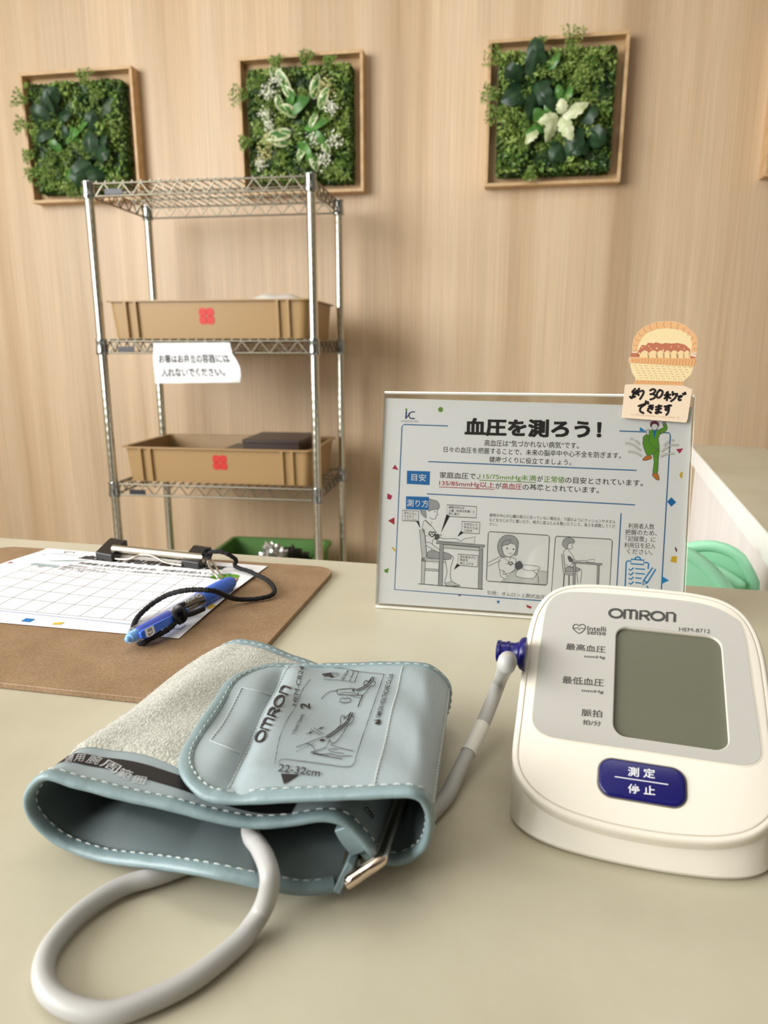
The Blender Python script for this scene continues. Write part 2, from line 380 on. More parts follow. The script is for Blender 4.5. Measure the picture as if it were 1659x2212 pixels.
pa = empty('partition', (0.384, 0.68, FLOOR), -math.atan2(0.182, 0.606))
tag(pa, 'low white partition with a narrow beige top and bright white edge, at the right of the table', 'partition')
LL = 0.75
b = MB(); b.box((0.068, (LL - .45) / 2, (TH - 0.03) / 2), (0.104, LL + .45 - 0.02, TH - 0.03)); b.build('panel', M['white_panel'], pa)
b = MB(); o = rrect(0.0, -.45, 0.128, LL - 0.02, 0.022); b.prism(o, TH - 0.029, TH - 0.0005); b.build('edge_band', M['white_edge'], pa, smooth=40)
b = MB(); o = rrect(0.0015, -.45 + .0015, 0.1265, LL - 0.0215, 0.0205); b.prism(o, TH - 0.0006, TH); b.build('top', M['laminate'], pa, smooth=40)

# ------------------------------------------------------------------ mint plastic chairs between table and partition
def chair(name, loc, rz, label, ear=0.0):
    """origin on the floor under the middle of the backrest; the seat reaches towards -y"""
    e = empty(name, (loc[0], loc[1], FLOOR), rz); tag(e, label, 'chair', 'mint plastic chairs')
    top = loc[2] - FLOOR; hw = 0.150; zs = 0.43; b = MB(); G = []; nu = 41
    prof = spline([(-.36, zs - .02, 0), (-.33, zs + .002, 0), (-.2, zs, 0), (-.09, zs - .004, 0), (-.045, zs + .012, .06), (-.022, zs + .06, .22), (-.01, zs + .14, .55), (0, top - .004, 1)], 44)
    for (py, pz, k) in prof:
        row = []
        for a in np.linspace(-1, 1, nu):
            dip = (.062 * abs(a) ** 5 + ear * max(0, .9 - abs(a))) * k
            row.append((a * hw * (1 - .03 * k), py - 0.03 * a * a * k, pz - dip + .012 * a * a * (1 - k)))
        G.append(row)
    b.grid(G); s = b.build('shell', M['mint'], e, smooth=60)
    so = s.modifiers.new('thickness', 'SOLIDIFY'); so.thickness = 0.005; so.offset = 0
    G = np.array(G); edge = spline(list(G[:, 0]) + list(G[-1, 1:-1]) + list(G[::-1, -1]), 160)
    b = MB(); b.tube(edge, 0.0062, 10); b.build('rolled_edge', M['mint'], s, smooth=60)
    b = MB(); b.tube(spline([(.09, -.022, top - .05), (.115, -.030, top - .058), (.135, -.038, top - .07)], 16), [0.003] + [0.006] * 14 + [0.003], 10); b.build('hand_grip', M['mint'], s, smooth=60)
    for sx in (-1, 1):
        for sy in (-.3, -.06):
            b = MB(); b.tube([(sx * .11, sy, zs - .005), (sx * .145, sy + (.03 if sy > -.2 else -.03), 0.0)], 0.010, 10); b.build('leg', M['leg_metal'], e, smooth=60)
    return e
chair('plastic_chair', (0.1945, 0.679, 0.008), TA, 'nearer mint green plastic chair, pushed up to the table edge beside the poster')
chair('plastic_chair', (0.248, 0.763, 0.0126), TA, 'second mint green plastic chair, behind the nearer one, next to the white partition', .09)

# ------------------------------------------------------------------ wire shelf
SHA = math.radians(-8.5)
SH = empty('wire_shelf', (-0.806, 2.088, FLOOR), SHA)
tag(SH, 'chrome wire shelving unit on four posts against the wood wall', 'shelf')
SW, SD = 0.622, 0.345
def sz(z): return z - FLOOR
ZS = [0.600, 0.184, -0.230, -0.640]
for (x, y) in ((0, 0), (SW, 0), (0, SD), (SW, SD)):
    b = MB(); b.lathe((x, y, 0.0), (0, 0, 1), [(0, .006), (.001, .014), (.012, .014), (.014, 0.0122), (sz(.612), 0.0122), (sz(.615), 0.0115)], 20)
    p = b.build('post', M['post'], SH, smooth=40)
    b = MB(); b.lathe((x, y, sz(.6125)), (0, 0, 1), [(0, .0132), (.005, .0132), (.007, .011)], 18); b.build('post_cap', M['chrome'], p, smooth=40)
def wire_deck(z):
    zz = sz(z); b = MB(); hi, lo = 0.016, -0.016
    for h, r in ((hi, .0028), (lo, .0028)):
        b.tube([(0, 0, zz + h), (SW, 0, zz + h)], r, 8); b.tube([(0, SD, zz + h), (SW, SD, zz + h)], r, 8)
        b.tube([(0, 0, zz + h), (0, SD, zz + h)], r, 8); b.tube([(SW, 0, zz + h), (SW, SD, zz + h)], r, 8)
    def zig(p, q, n):
        P = [Vector(p).lerp(Vector(q), k / n) + Vector((0, 0, hi if k % 2 else lo)) for k in range(n + 1)]; b.tube(P, .0022, 6)
    zig((0.02, 0, zz), (SW - .02, 0, zz), 22); zig((0.02, SD, zz), (SW - .02, SD, zz), 22); zig((0, .02, zz), (0, SD - .02, zz), 12); zig((SW, .02, zz), (SW, SD - .02, zz), 12)
    n = 24
    for k in range(1, n):
        x = SW * k / n; b.tube([(x, -.003, zz + hi + .004), (x, SD + .003, zz + hi + .004)], .0018, 6)
    for k in (1, 2):
        b.tube([(0, SD * k / 3, zz + hi), (SW, SD * k / 3, zz + hi)], .0025, 6); zig((0.02, SD * k / 3, zz), (SW - .02, SD * k / 3, zz), 22)
    d = b.build('wire_deck', M['wire'], SH, smooth=60)
    for (x, y) in ((0, 0), (SW, 0), (0, SD), (SW, SD)):
        b = MB(); b.lathe((x, y, zz - .022), (0, 0, 1), [(0, .0160), (.006, .0176), (.012, .0164), (.034, .0150), (.040, .0164), (.044, .0155)], 20); b.build('collar', M['collar'], d, smooth=40)
    b = MB(); b.box((.075, -.004, zz - .006), (.05, .002, .014)); b.build('badge', M['dark_badge'], d)
    return d
for z in ZS: wire_deck(z)
def on_shelf(x, y, z):
    a = SHA; return Vector((-0.806 + x * math.cos(a) - y * math.sin(a), 2.088 + x * math.sin(a) + y * math.cos(a), z))

def tray(x0, y0, z, w, d, h, label, rz=0.0, logo=(0.5, 0.6)):
    e = empty('tray', on_shelf(x0, y0, z), SHA + rz); tag(e, label, 'tray', 'tan trays on the wire shelf')
    tp = 0.008; r = .02; b = MB()
    def ring(k, zz, grow=0): s = tp * (1 - k) - grow; return [(x, y, zz) for x, y in rrect(s, s, w - s, d - s, r)]
    b.rings([ring(0, 0), ring(1, h - .004), ring(1, h - .004, .009), ring(1, h, .009), ring(1, h, -.003), ring(0.03, .004, -.003)], 0)
    b.build('body', M['tray'], e, smooth=35)
    for xa in (.052, .082, w - .082, w - .052):                       # upright ribs on the front
        s = 0.5 * tp
        b = MB(); vs = [(xa - .004, tp - .006, .006), (xa + .004, tp - .006, .006), (xa + .004, -.009, h - .003), (xa - .004, -.009, h - .003)]
        b.rings([[(xa - .0035, -.002, .004), (xa + .0035, -.002, .004), (xa + .0035, tp + .004, .004), (xa - .0035, tp + .004, .004)],
                 [(xa - .0035, -.009, h - .003), (xa + .0035, -.009, h - .003), (xa + .0035, .004, h - .003), (xa - .0035, .004, h - .003)]]); b.build('rib', M['tray'], e)
    # four-petal mark
    b = MB(); cx, cz = w * logo[0], h * logo[1]
    for sx in (-1, 1):
        for sz_ in (-1, 1):
            o = rrect(-.0115, -.0115, .0115, .0115, .0085, 4)
            yy = lambda zz: tp * (1 - zz / (h - .004)) - .0006
            vs = [(cx + sx * .0105 + p, yy(cz + sz_ * .0105 + q), cz + sz_ * .0105 + q) for p, q in o]
            b.rings([vs, [(a_, b_ - .0004, c_) for a_, b_, c_ in vs]])
    b.build('petal_mark', M['red_mark'], e)
    return e
tray(.028, .005, ZS[1] + .0225, .575, .31, .105, 'tan plastic tray with red four-petal mark on the middle shelf', logo=(.50, .58))
tray(.035, .012, ZS[2] + .0225, .565, .31, .105, 'tan plastic tray with red four-petal mark on the lower shelf, holding dark boxes', logo=(.52, .6))
# milky plastic bag poking out of the middle tray
G = []; 
for i in range(18):
    row = []
    for j in range(12):
        u, v = i / 17, j / 11; e = math.sin(math.pi * u) ** .5 * math.sin(math.pi * v) ** .5
        row.append((.34 + .22 * u, .05 + .2 * v, .085 + .045 * e + .003 * math.sin(17 * u + 5 * v) * e))
    G.append(row)
b = MB(); b.grid(G, flip=True); b.grid([[(p[0], p[1], .07 + (p[2] - .085) * -.1) for p in r] for r in G])
o = b.build('plastic_bag', M['bag'], smooth=60); o.location = on_shelf(0.028, .005, ZS[1] + .0225); o.rotation_euler = (0, 0, SHA)
tag(o, 'milky white plastic bag poking out of the middle tray', 'bag')
# dark boxes in the lower tray
def bento(x, y, z, w, d, h, label, tilt=0.0):
    e = empty('bento_box', on_shelf(.035 + x, .012 + y, ZS[2] + .0225 + z), SHA); e.rotation_euler = (0, tilt, SHA); tag(e, label, 'box', 'dark bento boxes in the lower tray')
    b = MB(); b.prism(rrect(.003, .003, w - .003, d - .003, .006), 0, h * .72); b.build('base', M['bento'], e, smooth=35)
    b = MB(); b.prism(rrect(0, 0, w, d, .008), h * .7, h); b.build('lid', M['bento'], e, smooth=35, bevel=.0015)
bento(.04, .04, .005, .2, .22, .050, 'dark brown bento box lowest at the left inside the lower tray')
bento(.262, .045, .005, .155, .2, .083, 'dark brown bento box lying flat at the middle of the lower tray')
bento(.345, .05, .0895, .18, .2, .036, 'topmost dark brown bento box rising above the rim of the lower tray')
bento(.425, .045, .005, .11, .2, .074, 'dark brown bento box under the topmost one at the right of the lower tray')

# crumpled notice on the middle shelf
na = SHA
NP = Plane(on_shelf(0.115, -.0065, ZS[1] - .09), (math.cos(na), math.sin(na), 0), (0, 0, 1))
b = MB(); nx, nz = 36, 20; G = []
TL = NP.px(332, 741); TR = NP.px(497, 740); BR = NP.px(519, 826); BL = NP.px(337, 828)
def notice_pt(a, c, off=0.0):
    top = np.array(TL) * (1 - a) + np.array(TR) * a; bot = np.array(BL) * (1 - a) + np.array(BR) * a
    p = bot * (1 - c) + top * c
    if a > .7: p = p + np.array([.012 * (a - .7) / .3 * math.sin(math.pi * min(1, c * 1.4)) , 0])
    w = .003 * math.sin(9 * a + 3 * c) * (1 - c) + .0008 * math.sin(23 * a - 8 * c) + .0009 * math.sin(31 * c + 5 * a) + .004 * math.sin(math.pi * c)
    return NP.P(p[0], p[1], .003 + w + off)
b.grid([[notice_pt(i / nx, j / nz) for j in range(nz + 1)] for i in range(nx + 1)], flip=False)
A = Art()
A.text('お箸はお弁当の容器には', (.07, .50), (.93, .50), (.07, .72), 1, bold=.02)
A.text('入れないでください。', (.09, .16), (.84, .16), (.09, .38), 1, bold=.02)
A.into(b, lambda x, y, z: notice_pt(x, y, .0006))
o = b.build('paper_notice', [M['paper'], M['p_black']], smooth=50)
tag(o, 'crumpled white paper notice hanging from the front of the middle shelf', 'notice')

# green crate on the lowest shelf, with bags in it
e = empty('crate', on_shelf(.245, .02, ZS[3] + .0225), SHA); tag(e, 'green plastic crate on the lowest shelf, just above the table edge', 'crate')
b = MB(); w, d, h = .34, .30, .165
def ring(s, zz): return [(x, y, zz) for x, y in rrect(s, s, w - s, d - s, .02)]
b.rings([ring(.012, 0), ring(0.002, h - .012), ring(-.006, h - .012), ring(-.006, h), ring(.008, h), ring(.018, .004)]); b.build('body', M['green_crate'], e, smooth=35)
for s in (-1, 1):
    b = MB(); b.tube([(w / 2 + s * .16, d / 2 - .04, h - .03), (w / 2 + s * .178, d / 2, h - .03), (w / 2 + s * .16, d / 2 + .04, h - .03)], .005, 8)
    b.build('handle', M['green_crate'], e, smooth=50)
def crumple(name, c, r, m, label, cat, seed):
    rg = np.random.default_rng(seed); G = []
    ph = rg.uniform(0, 6, 12)
    for i in range(25):
        row = []
        for j in range(41):
            th, p = math.pi * i / 24, 2 * math.pi * j / 40
            d_ = np.array([math.sin(th) * math.cos(p), math.sin(th) * math.sin(p), math.cos(th)])
            k = 1 + sum(.11 / (1 + q * .25) * math.sin((2 + q) * (d_ @ np.array([math.cos(ph[q]), math.sin(ph[q]), math.cos(ph[q] * 2)])) * 3 + ph[q]) for q in range(9))
            row.append(np.array(c) + d_ * np.array(r) * k)
        G.append(row)
    b = MB(); b.grid(G, flip=False); o = b.build(name, m, smooth=25); o.location = on_shelf(.245, .02, ZS[3] + .0225); o.rotation_euler = (0, 0, SHA); tag(o, label, cat); return o
crumple('foil_bag', (.205, .085, .150), (.042, .03, .056), M['foil'], 'crumpled silver foil bag sticking out of the green crate', 'bag', 3)
crumple('dark_bag', (.235, .19, .105), (.06, .045, .06), M['dark_bag'], 'dark plastic bag behind the silver foil in the green crate', 'bag', 5)

# ------------------------------------------------------------------ framed plants on the wall
def leaf_quads(b, P, nrm, size, mi, aspect=0.55, tilt=0.9, rg=RNG):
    """small folded leaves: one at each point, lying roughly across nrm"""
    n = len(P); d = rg.normal(size=(n, 3)); d /= np.linalg.norm(d, axis=1)[:, None]
    N_ = nrm + d * tilt; N_ /= np.linalg.norm(N_, axis=1)[:, None]
    t = np.cross(N_, rg.normal(size=(n, 3))); t /= np.linalg.norm(t, axis=1)[:, None]; s = np.cross(N_, t)
    S = size * rg.uniform(.7, 1.35, n)[:, None]
    a = P - t * S * .5; c = P + t * S * .5; m1 = P + s * S * aspect * .5 + N_ * S * .12; m2 = P - s * S * aspect * .5 + N_ * S * .12
    V = np.stack([a, m1, c, m2], 1).reshape(-1, 3); base = len(b.v); b.v += [tuple(p) for p in V]
    for k in range(n): b.f += [(base + 4 * k, base + 4 * k + 1, base + 4 * k + 2), (base + 4 * k, base + 4 * k + 2, base + 4 * k + 3)]
    b.m += list(np.repeat(mi, 2)) if hasattr(mi, '__len__') else [mi] * (2 * n)
def big_leaf(b, c, ang, L, wd, mi, lift=.02, lobes=0, pale=None, tip=.012):
    """a broad leaf in frame coordinates (x right, y towards the wall, z up) starting at c"""
    rows = []; n = 12; roll = .7 * math.sin(ang * 3.1 + L * 90)
    for i in range(n + 1):
        u = i / n; w = wd * 1.75 * (u ** .55) * ((1 - u) ** .85) * (1 + .3 * abs(math.sin(lobes * math.pi * u)) if lobes else 1) + .0002
        y = -lift * math.sin(u * 2.2) + tip * u
        rows.append([(u * L, k * w, y + abs(k) * w * .35 + k * w * roll) for k in (-1, -.55, -.2, 0, .2, .55, 1)])
    ca, sa = math.cos(ang), math.sin(ang); G = [[(c[0] + x * ca - z * sa, c[1] + y, c[2] + x * sa + z * ca) for (x, z, y) in r] for r in rows]
    base = len(b.f); b.grid(G, mi)
    if pale is not None:
        k = 6
        for q in range(base, len(b.f)):
            if (q - base) % k in (0, 5) or ((q * 7919) % 5 == 0): b.m[q] = pale
def frame(u, label, kind, z=0.862):
    e = empty('plant_frame', on_wall(u, z), WALL_A); tag(e, label, 'plant frame', 'framed plants in a row on the wood wall')
    h, d, tk = .2, .047, .0095
    for nm, c, s in (('frame_rail', (0, -d / 2, h - tk / 2), (2 * h, d, tk)), ('frame_rail', (0, -d / 2, -h + tk / 2), (2 * h, d, tk)),
                     ('frame_stile', (-h + tk / 2, -d / 2, 0), (tk, d, 2 * h - 2 * tk)), ('frame_stile', (h - tk / 2, -d / 2, 0), (tk, d, 2 * h - 2 * tk))):
        b = MB(); b.box(c, s); b.build(nm, M['frame_wood'], e, bevel=.001)
    b = MB(); b.box((0, -.006, 0), (2 * h - 2 * tk, .006, 2 * h - 2 * tk)); b.build('back_board', M['frame_back'], e)
    g = .161; zc = -.006; rg = np.random.default_rng(kind * 11 + 5)
    b = MB(); b.box((0, -.030, zc), (2 * g - .01, .044, 2 * g - .01)); b.build('plant_base', M['l_dark'], e)
    # foliage carpet
    n = 5200; b = MB()
    P = np.stack([rg.uniform(-g, g, n), -.053 - .02 * rg.random(n) ** 2, zc + rg.uniform(-g, g, n)], 1); nr = np.tile([0, -1.0, 0.25], (n, 1))
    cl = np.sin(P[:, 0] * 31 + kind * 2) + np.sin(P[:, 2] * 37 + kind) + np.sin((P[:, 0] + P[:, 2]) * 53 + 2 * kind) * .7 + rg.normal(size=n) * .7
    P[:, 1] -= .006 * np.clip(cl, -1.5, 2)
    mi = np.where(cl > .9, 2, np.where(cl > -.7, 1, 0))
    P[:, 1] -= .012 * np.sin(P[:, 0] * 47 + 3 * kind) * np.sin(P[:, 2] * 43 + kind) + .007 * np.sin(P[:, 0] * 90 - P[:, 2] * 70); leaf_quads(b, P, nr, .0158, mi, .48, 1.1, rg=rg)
    ns = 2600; side = rg.integers(0, 4, ns); q = rg.uniform(-g, g, ns); yy = rg.uniform(-.06, -.012, ns)
    out = g + .004 * rg.random(ns)
    S = np.where((side < 2)[:, None], np.stack([np.where(side == 0, -out, out), yy, zc + q], 1), np.stack([q, yy, zc + np.where(side == 2, -out, out)], 1))
    nr = (S - np.array([0, 0, zc])) * np.array([1, 0, 1]); nr /= np.linalg.norm(nr, axis=1)[:, None]; nr[:, 1] -= .4
    leaf_quads(b, S, nr, .0125, np.where(rg.random(ns) < .55, 0, 1), rg=rg)
    for q in range(26):                                             # feathery tips growing out of the carpet
        x, zz, a0 = rg.uniform(-.13, .13), zc + rg.uniform(-.13, .13), rg.uniform(0, 6.28)
        for s in range(4):
            aa = a0 + (s - 1.5) * .3; pts = np.array([[x + math.cos(aa) * .04 * k, -.07 - .016 * k, zz + math.sin(aa) * .04 * k] for k in np.linspace(.1, 1, 8)])
            for k_ in range(3): leaf_quads(b, pts + rg.normal(size=pts.shape) * .0022, np.tile([0, -1.0, .2], (8, 1)), .0085, 2 if (q + s) % 3 else 1, .35, rg=rg)
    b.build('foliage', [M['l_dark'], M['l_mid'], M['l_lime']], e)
    # feathery sprigs
    spr = {1: [(-.15, .10, 2.8, .07), (-.155, .03, 3.0, .065), (-.15, -.05, 3.4, .05), (-.15, -.1, 3.6, .05), (.05, .13, 1.6, .06), (-.02, -.14, -1.8, .05), (.03, .02, .6, .08), (.07, .08, 1.2, .07), (-.1, -.06, -2.2, .07)],
           2: [(-.15, .08, 3.0, .07), (-.15, -.05, 3.2, .045), (-.06, .14, 1.7, .05), (.02, .15, 1.3, .05), (.1, .14, 1.5, .04)],
           3: [(-.14, .12, 2.6, .075), (-.155, .04, 2.9, .06), (-.14, .0, 3.3, .06), (.03, .14, 1.4, .075), (-.05, .14, 1.8, .05), (.1, -.02, .3, .05), (-.06, -.15, -1.7, .04)],
           4: [(-.14, .1, 2.8, .06)]}[kind]
    for (x, zz, a, L) in spr:
        b = MB()
        for s in range(5):
            aa = a + (s - 2) * .22; pts = np.array([[x + math.cos(aa) * L * k, -.066 - .012 * math.sin(3 * k), zz + math.sin(aa) * L * k] for k in np.linspace(.2, 1, 10)])
            for k_ in range(3): leaf_quads(b, pts + rg.normal(size=pts.shape) * .003, np.tile([0, -1.0, .2], (10, 1)), .012, 1 if s % 2 else 2, .3, rg=rg)
        b.build('fern_sprig', [M['l_dark'], M['l_mid'], M['l_lime']], e)
    D, T = math.radians, -.072
    if kind == 1:
        b = MB()
        for (x, zz, a, L, w) in ((-.09, .06, 60, .11, .028), (-.07, .05, 100, .11, .022), (-.08, .04, 150, .09, .034), (-.07, .02, 210, .09, .03), (-.06, .04, 15, .08, .026), (-.06, .03, -40, .08, .025),
                                 (.06, .0, 70, .08, .026), (.06, -.08, 90, .1, .036), (.07, -.08, 20, .07, .028), (.05, -.09, 215, .1, .032), (.06, -.1, -70, .07, .03), (.02, -.1, 250, .08, .03), (.09, -.06, 60, .07, .022)):
            big_leaf(b, (x, T - .005, zz), D(a), L * .85, w * 1.1, 0, .03, 2)
        b.build('ivy_leaves', M['l_ivy'], e, smooth=50)
        b = MB()
        for (x, zz, a, L, w) in ((-.02, -.02, 30, .07, .016), (-.03, -.03, 60, .06, .016), (-.05, -.05, 140, .06, .018), (.0, -.04, 80, .06, .016), (.02, .01, 40, .07, .018), (-.02, -.1, 250, .05, .016), (.03, -.15, -95, .06, .02)):
            big_leaf(b, (x, T - .008, zz), D(a), L, w, 0, .02, 3)
        b.build('bright_leaves', M['l_bright'], e, smooth=50)
    if kind in (2, 4):
        b = MB()
        for (x, zz, a, L, w) in ((-.02, .08, 120, .08, .022), (.0, .06, 140, .06, .02), (.05, .06, 70, .07, .022), (.07, .03, 60, .07, .022), (.06, .02, 250, .05, .02), (-.02, -.03, 190, .09, .03), (-.03, -.06, 170, .07, .024), (-.05, .03, 100, .05, .018), (.0, .02, 160, .06, .022), (.02, -.07, 250, .05, .022), (.05, -.09, -80, .06, .022), (.08, -.06, -60, .05, .018), (-.1, -.01, 80, .05, .016), (-.06, .11, 110, .05, .016)):
            big_leaf(b, (x, T - .008, zz), D(a), L, w, 0, .028, pale=1)
        b.build('variegated_leaves', [M['l_bright'], M['l_pale']], e, smooth=50)
        b = MB()
        for (x, zz, a, L, w) in ((-.04, .03, 20, .09, .036), (.02, -.02, 10, .085, .03), (.0, -.06, -50, .08, .03), (-.03, .04, 60, .05, .026), (.03, -.04, -20, .07, .028)):
            big_leaf(b, (x, T - .006, zz), D(a), L, w, 0, .03)
        b.build('broad_leaves', M['l_bright'], e, smooth=50)
        b = MB()
        for (x, zz, r, mi_) in ((-.085, .085, .024, 0), (-.06, .12, .02, 0), (-.1, .02, .018, 0), (-.085, -.01, .016, 0), (.09, .09, .034, 1), (.11, .03, .022, 0), (.055, -.05, .022, 0), (.12, -.06, .024, 0), (.085, -.11, .026, 0), (-.11, -.09, .026, 1), (-.085, -.05, .02, 1), (-.12, -.12, .018, 0)):
            n_ = 85; q = rg.normal(size=(n_, 3)) * np.array([r * .5, .006, r * .5]) + np.array([x, T - .022, zz])
            leaf_quads(b, q, np.tile([0, -1.0, .2], (n_, 1)), .0065, mi_, .9, rg=rg)
        b.build('blossoms', [M['l_blossom'], M['l_bud']], e)
    if kind == 3:
        b = MB()
        for (x, zz, a, L, w) in ((-.06, .1, 95, .1, .032), (-.07, .08, 80, .1, .028), (-.06, .07, -60, .09, .034), (-.08, .05, 200, .1, .036), (-.05, .04, 250, .09, .03), (-.02, .05, -75, .08, .03), (-.1, .08, 150, .07, .028),
                                 (.07, -.04, 40, .07, .034), (.05, -.05, -80, .1, .036), (.09, -.07, -30, .08, .03), (.03, -.09, 240, .08, .034), (.1, -.1, 200, .07, .03), (.12, -.05, -70, .06, .026), (.03, -.13, 20, .06, .026)):
            big_leaf(b, (x, T - .004, zz), D(a), L * .85, w * 1.1, 0, .03, 2)
        b.build('ivy_leaves', M['l_ivy'], e, smooth=50)
        b = MB()
        for (x, zz, a, L, w) in ((.02, -.03, 25, .08, .026), (.01, -.03, 190, .06, .022), (.0, -.03, 250, .07, .022), (.015, -.03, -60, .075, .024), (.02, -.02, 100, .04, .02), (-.05, -.06, 230, .05, .018)):
            big_leaf(b, (x, T - .02, zz), D(a), L, w, 0, .02, 4, pale=1)
        b.build('variegated_leaves', [M['l_pale'], M['l_pale']], e, smooth=50)
        b = MB()
        for (x, zz, a, L, w) in ((.0, -.03, 120, .07, .02), (-.02, -.03, 160, .07, .02), (.02, .01, 60, .05, .016), (-.03, -.05, 200, .06, .02), (.01, .02, 100, .04, .016), (-.02, .1, 60, .05, .014)):
            big_leaf(b, (x, T - .008, zz), D(a), L, w, 0, .02, 3)
        b.build('bright_leaves', M['l_bright'], e, smooth=50)
    return e
frame(-1.013, 'wooden frame of dark ivy and ferns, leftmost on the wall above the shelf corner', 1)
frame(-0.257, 'wooden frame of green moss with white blossoms, above the right end of the wire shelf', 2)
frame(0.520, 'wooden frame of moss with dark ivy and a pale star-shaped leaf, above the poster', 3)
frame(1.318, 'wooden plant frame cut off at the right edge, farthest from the shelf', 4)

# ------------------------------------------------------------------ things on the table: helpers that take world coordinates
def wbuild(b, name, mats, parent=None, **k):
    """build from world coordinates: origin at the parent, or at the middle of the mesh's underside"""
    V = np.array(b.v)
    if parent is not None:
        l = np.array(parent.location)
        if parent.parent is not None: l = l + np.array(parent.parent.location)
    else: l = np.array([(V[:, 0].min() + V[:, 0].max()) / 2, (V[:, 1].min() + V[:, 1].max()) / 2, V[:, 2].min()])
    b.v = [tuple(p) for p in V - l]; o = b.build(name, mats, parent, **k)
    if parent is None: o.location = l
    return o

# ------------------------------------------------------------------ blood pressure monitor
MX, MY, MYAW, MA, MH = .0954, .2226, -.2896, .6222, .015
mo = empty('blood_pressure_monitor', (MX, MY, 0), MYAW)
tag(mo, 'white blood pressure monitor with grey display and navy button, front right on the table', 'monitor')
cy, sy = math.cos(MYAW), math.sin(MYAW); ca, sa = math.cos(MA), math.sin(MA)
MU = np.array([cy, sy, 0]); MN = np.array([-sy, cy, 0]); MV = MN * ca + np.array([0, 0, 1]) * sa
MP = Plane((MX, MY, MH), MU, MV)
def face(u, v, n=0.0): return (u, v * ca - n * sa, MH + v * sa + n * ca)
half = [(0, -1.3), (12, -.9), (25, .8), (33, 3.2), (38.5, 6), (43.5, 10.3), (47, 15.5), (48.8, 23), (48.9, 40), (48.9, 66), (48.2, 82), (46, 93), (41.5, 101.5), (34, 107), (24, 109.3), (12, 110), (0, 110.1)]
hl = [(-3.15 - x, y) for x, y in half[1:-1]][::-1]
OUT = spline([((-3.15 + x) / 1000, y / 1000) for x, y in half] + [(x / 1000, y / 1000) for x, y in hl], 160, True)
LC = np.array([.0075, .0612])
def polar(pts, n=192):
    """resample a star-shaped outline at n equal angles about the display's centre"""
    P = np.array(pts) - LC; Q = np.roll(P, -1, 0); out = []
    for k in range(n):
        a = 2 * math.pi * k / n; d = np.array([math.cos(a), math.sin(a)]); best = 0
        den = d[0] * (Q - P)[:, 1] - d[1] * (Q - P)[:, 0]; den[abs(den) < 1e-15] = 1e-15
        t = (P[:, 0] * (Q - P)[:, 1] - P[:, 1] * (Q - P)[:, 0]) / den; s = (P[:, 0] * d[1] - P[:, 1] * d[0]) / den
        ok = (s >= -1e-9) & (s <= 1 + 1e-9) & (t > 0); best = t[ok].max() if ok.any() else .01
        out.append(LC + d * best)
    return np.array(out)
LCD = rrect(-.0137, .0358, .0286, .0868, .0052, 8)
hole = polar(LCD)
b = MB(); rings = []
pOUT = polar(OUT)
def oin(d): return polar(inset(OUT, d))
for d, zf in ((.0030, .0003), (.0012, .0008), (.0004, .0022)):
    rings.append([(u, v * ca, zf) for u, v in oin(d)])
for d, n in ((.0002, -.0070), (.0001, -.0030), (0.0002, -.0014), (.0007, -.0004), (.0014, 0.0), (.0024, 0.0), (.0025, -.0006), (.0029, -.0006), (.0030, .0001), (.0036, .0003)):
    rings.append([(lambda p: (p[0], p[1], max(p[2], .004)))(face(u, v, n)) for u, v in oin(d)])
rings.append([face(u, v, .0002) for u, v in hole]); rings.append([face(u, v, -.0025) for u, v in hole])
b.rings(rings, 0, True, True)
b.build('shell', M['shell'], mo, smooth=38)
pz = lambda x, y: MP.px(1040 + x * .3731, 1240 + y * .3731)
PAN = spline([(-45.6, 40), (-45.5, 62), (-45, 88), (-43, 97), (-38, 101.8), (-28, 103.6), (2, 104.2), (22, 103.2), (33, 98.6), (37.8, 91), (39.2, 62), (39.9, 40), (38.6, 34), (34, 31.2), (26, 30.8), (0, 30.9), (-32, 30.8), (-40, 31.6), (-44.3, 34.6)], 200, True) / 1000
PAN = PAN[::-1] if sum(PAN[i - 1][0] * PAN[i][1] - PAN[i][0] * PAN[i - 1][1] for i in range(len(PAN))) < 0 else PAN
b = MB(); b.rings([[face(u, v, .0002) for u, v in polar(inset(PAN, -.0004))], [face(u, v, .00045) for u, v in polar(inset(PAN, -.0002))], [face(u, v, .00045) for u, v in polar(inset(PAN, .0003))]], 0, False, False)
b.build('panel_edge', M['panel_edge'], mo, smooth=40)
b = MB(); b.rings([[face(u, v, .0003) for u, v in polar(PAN)], [face(u, v, .0006) for u, v in polar(inset(PAN, .0003))], [face(u, v, .0006) for u, v in polar(inset(LCD, -.0003))], [face(u, v, -.0016) for u, v in hole]], 0, False, False)
A = Art(pz)
def mtext(s, x0, y0, x1, y1, tx, ty, bold=0.0, m=1): A.text(s, (x0, y0), (x1, y1), (tx, ty), m, bold=bold)
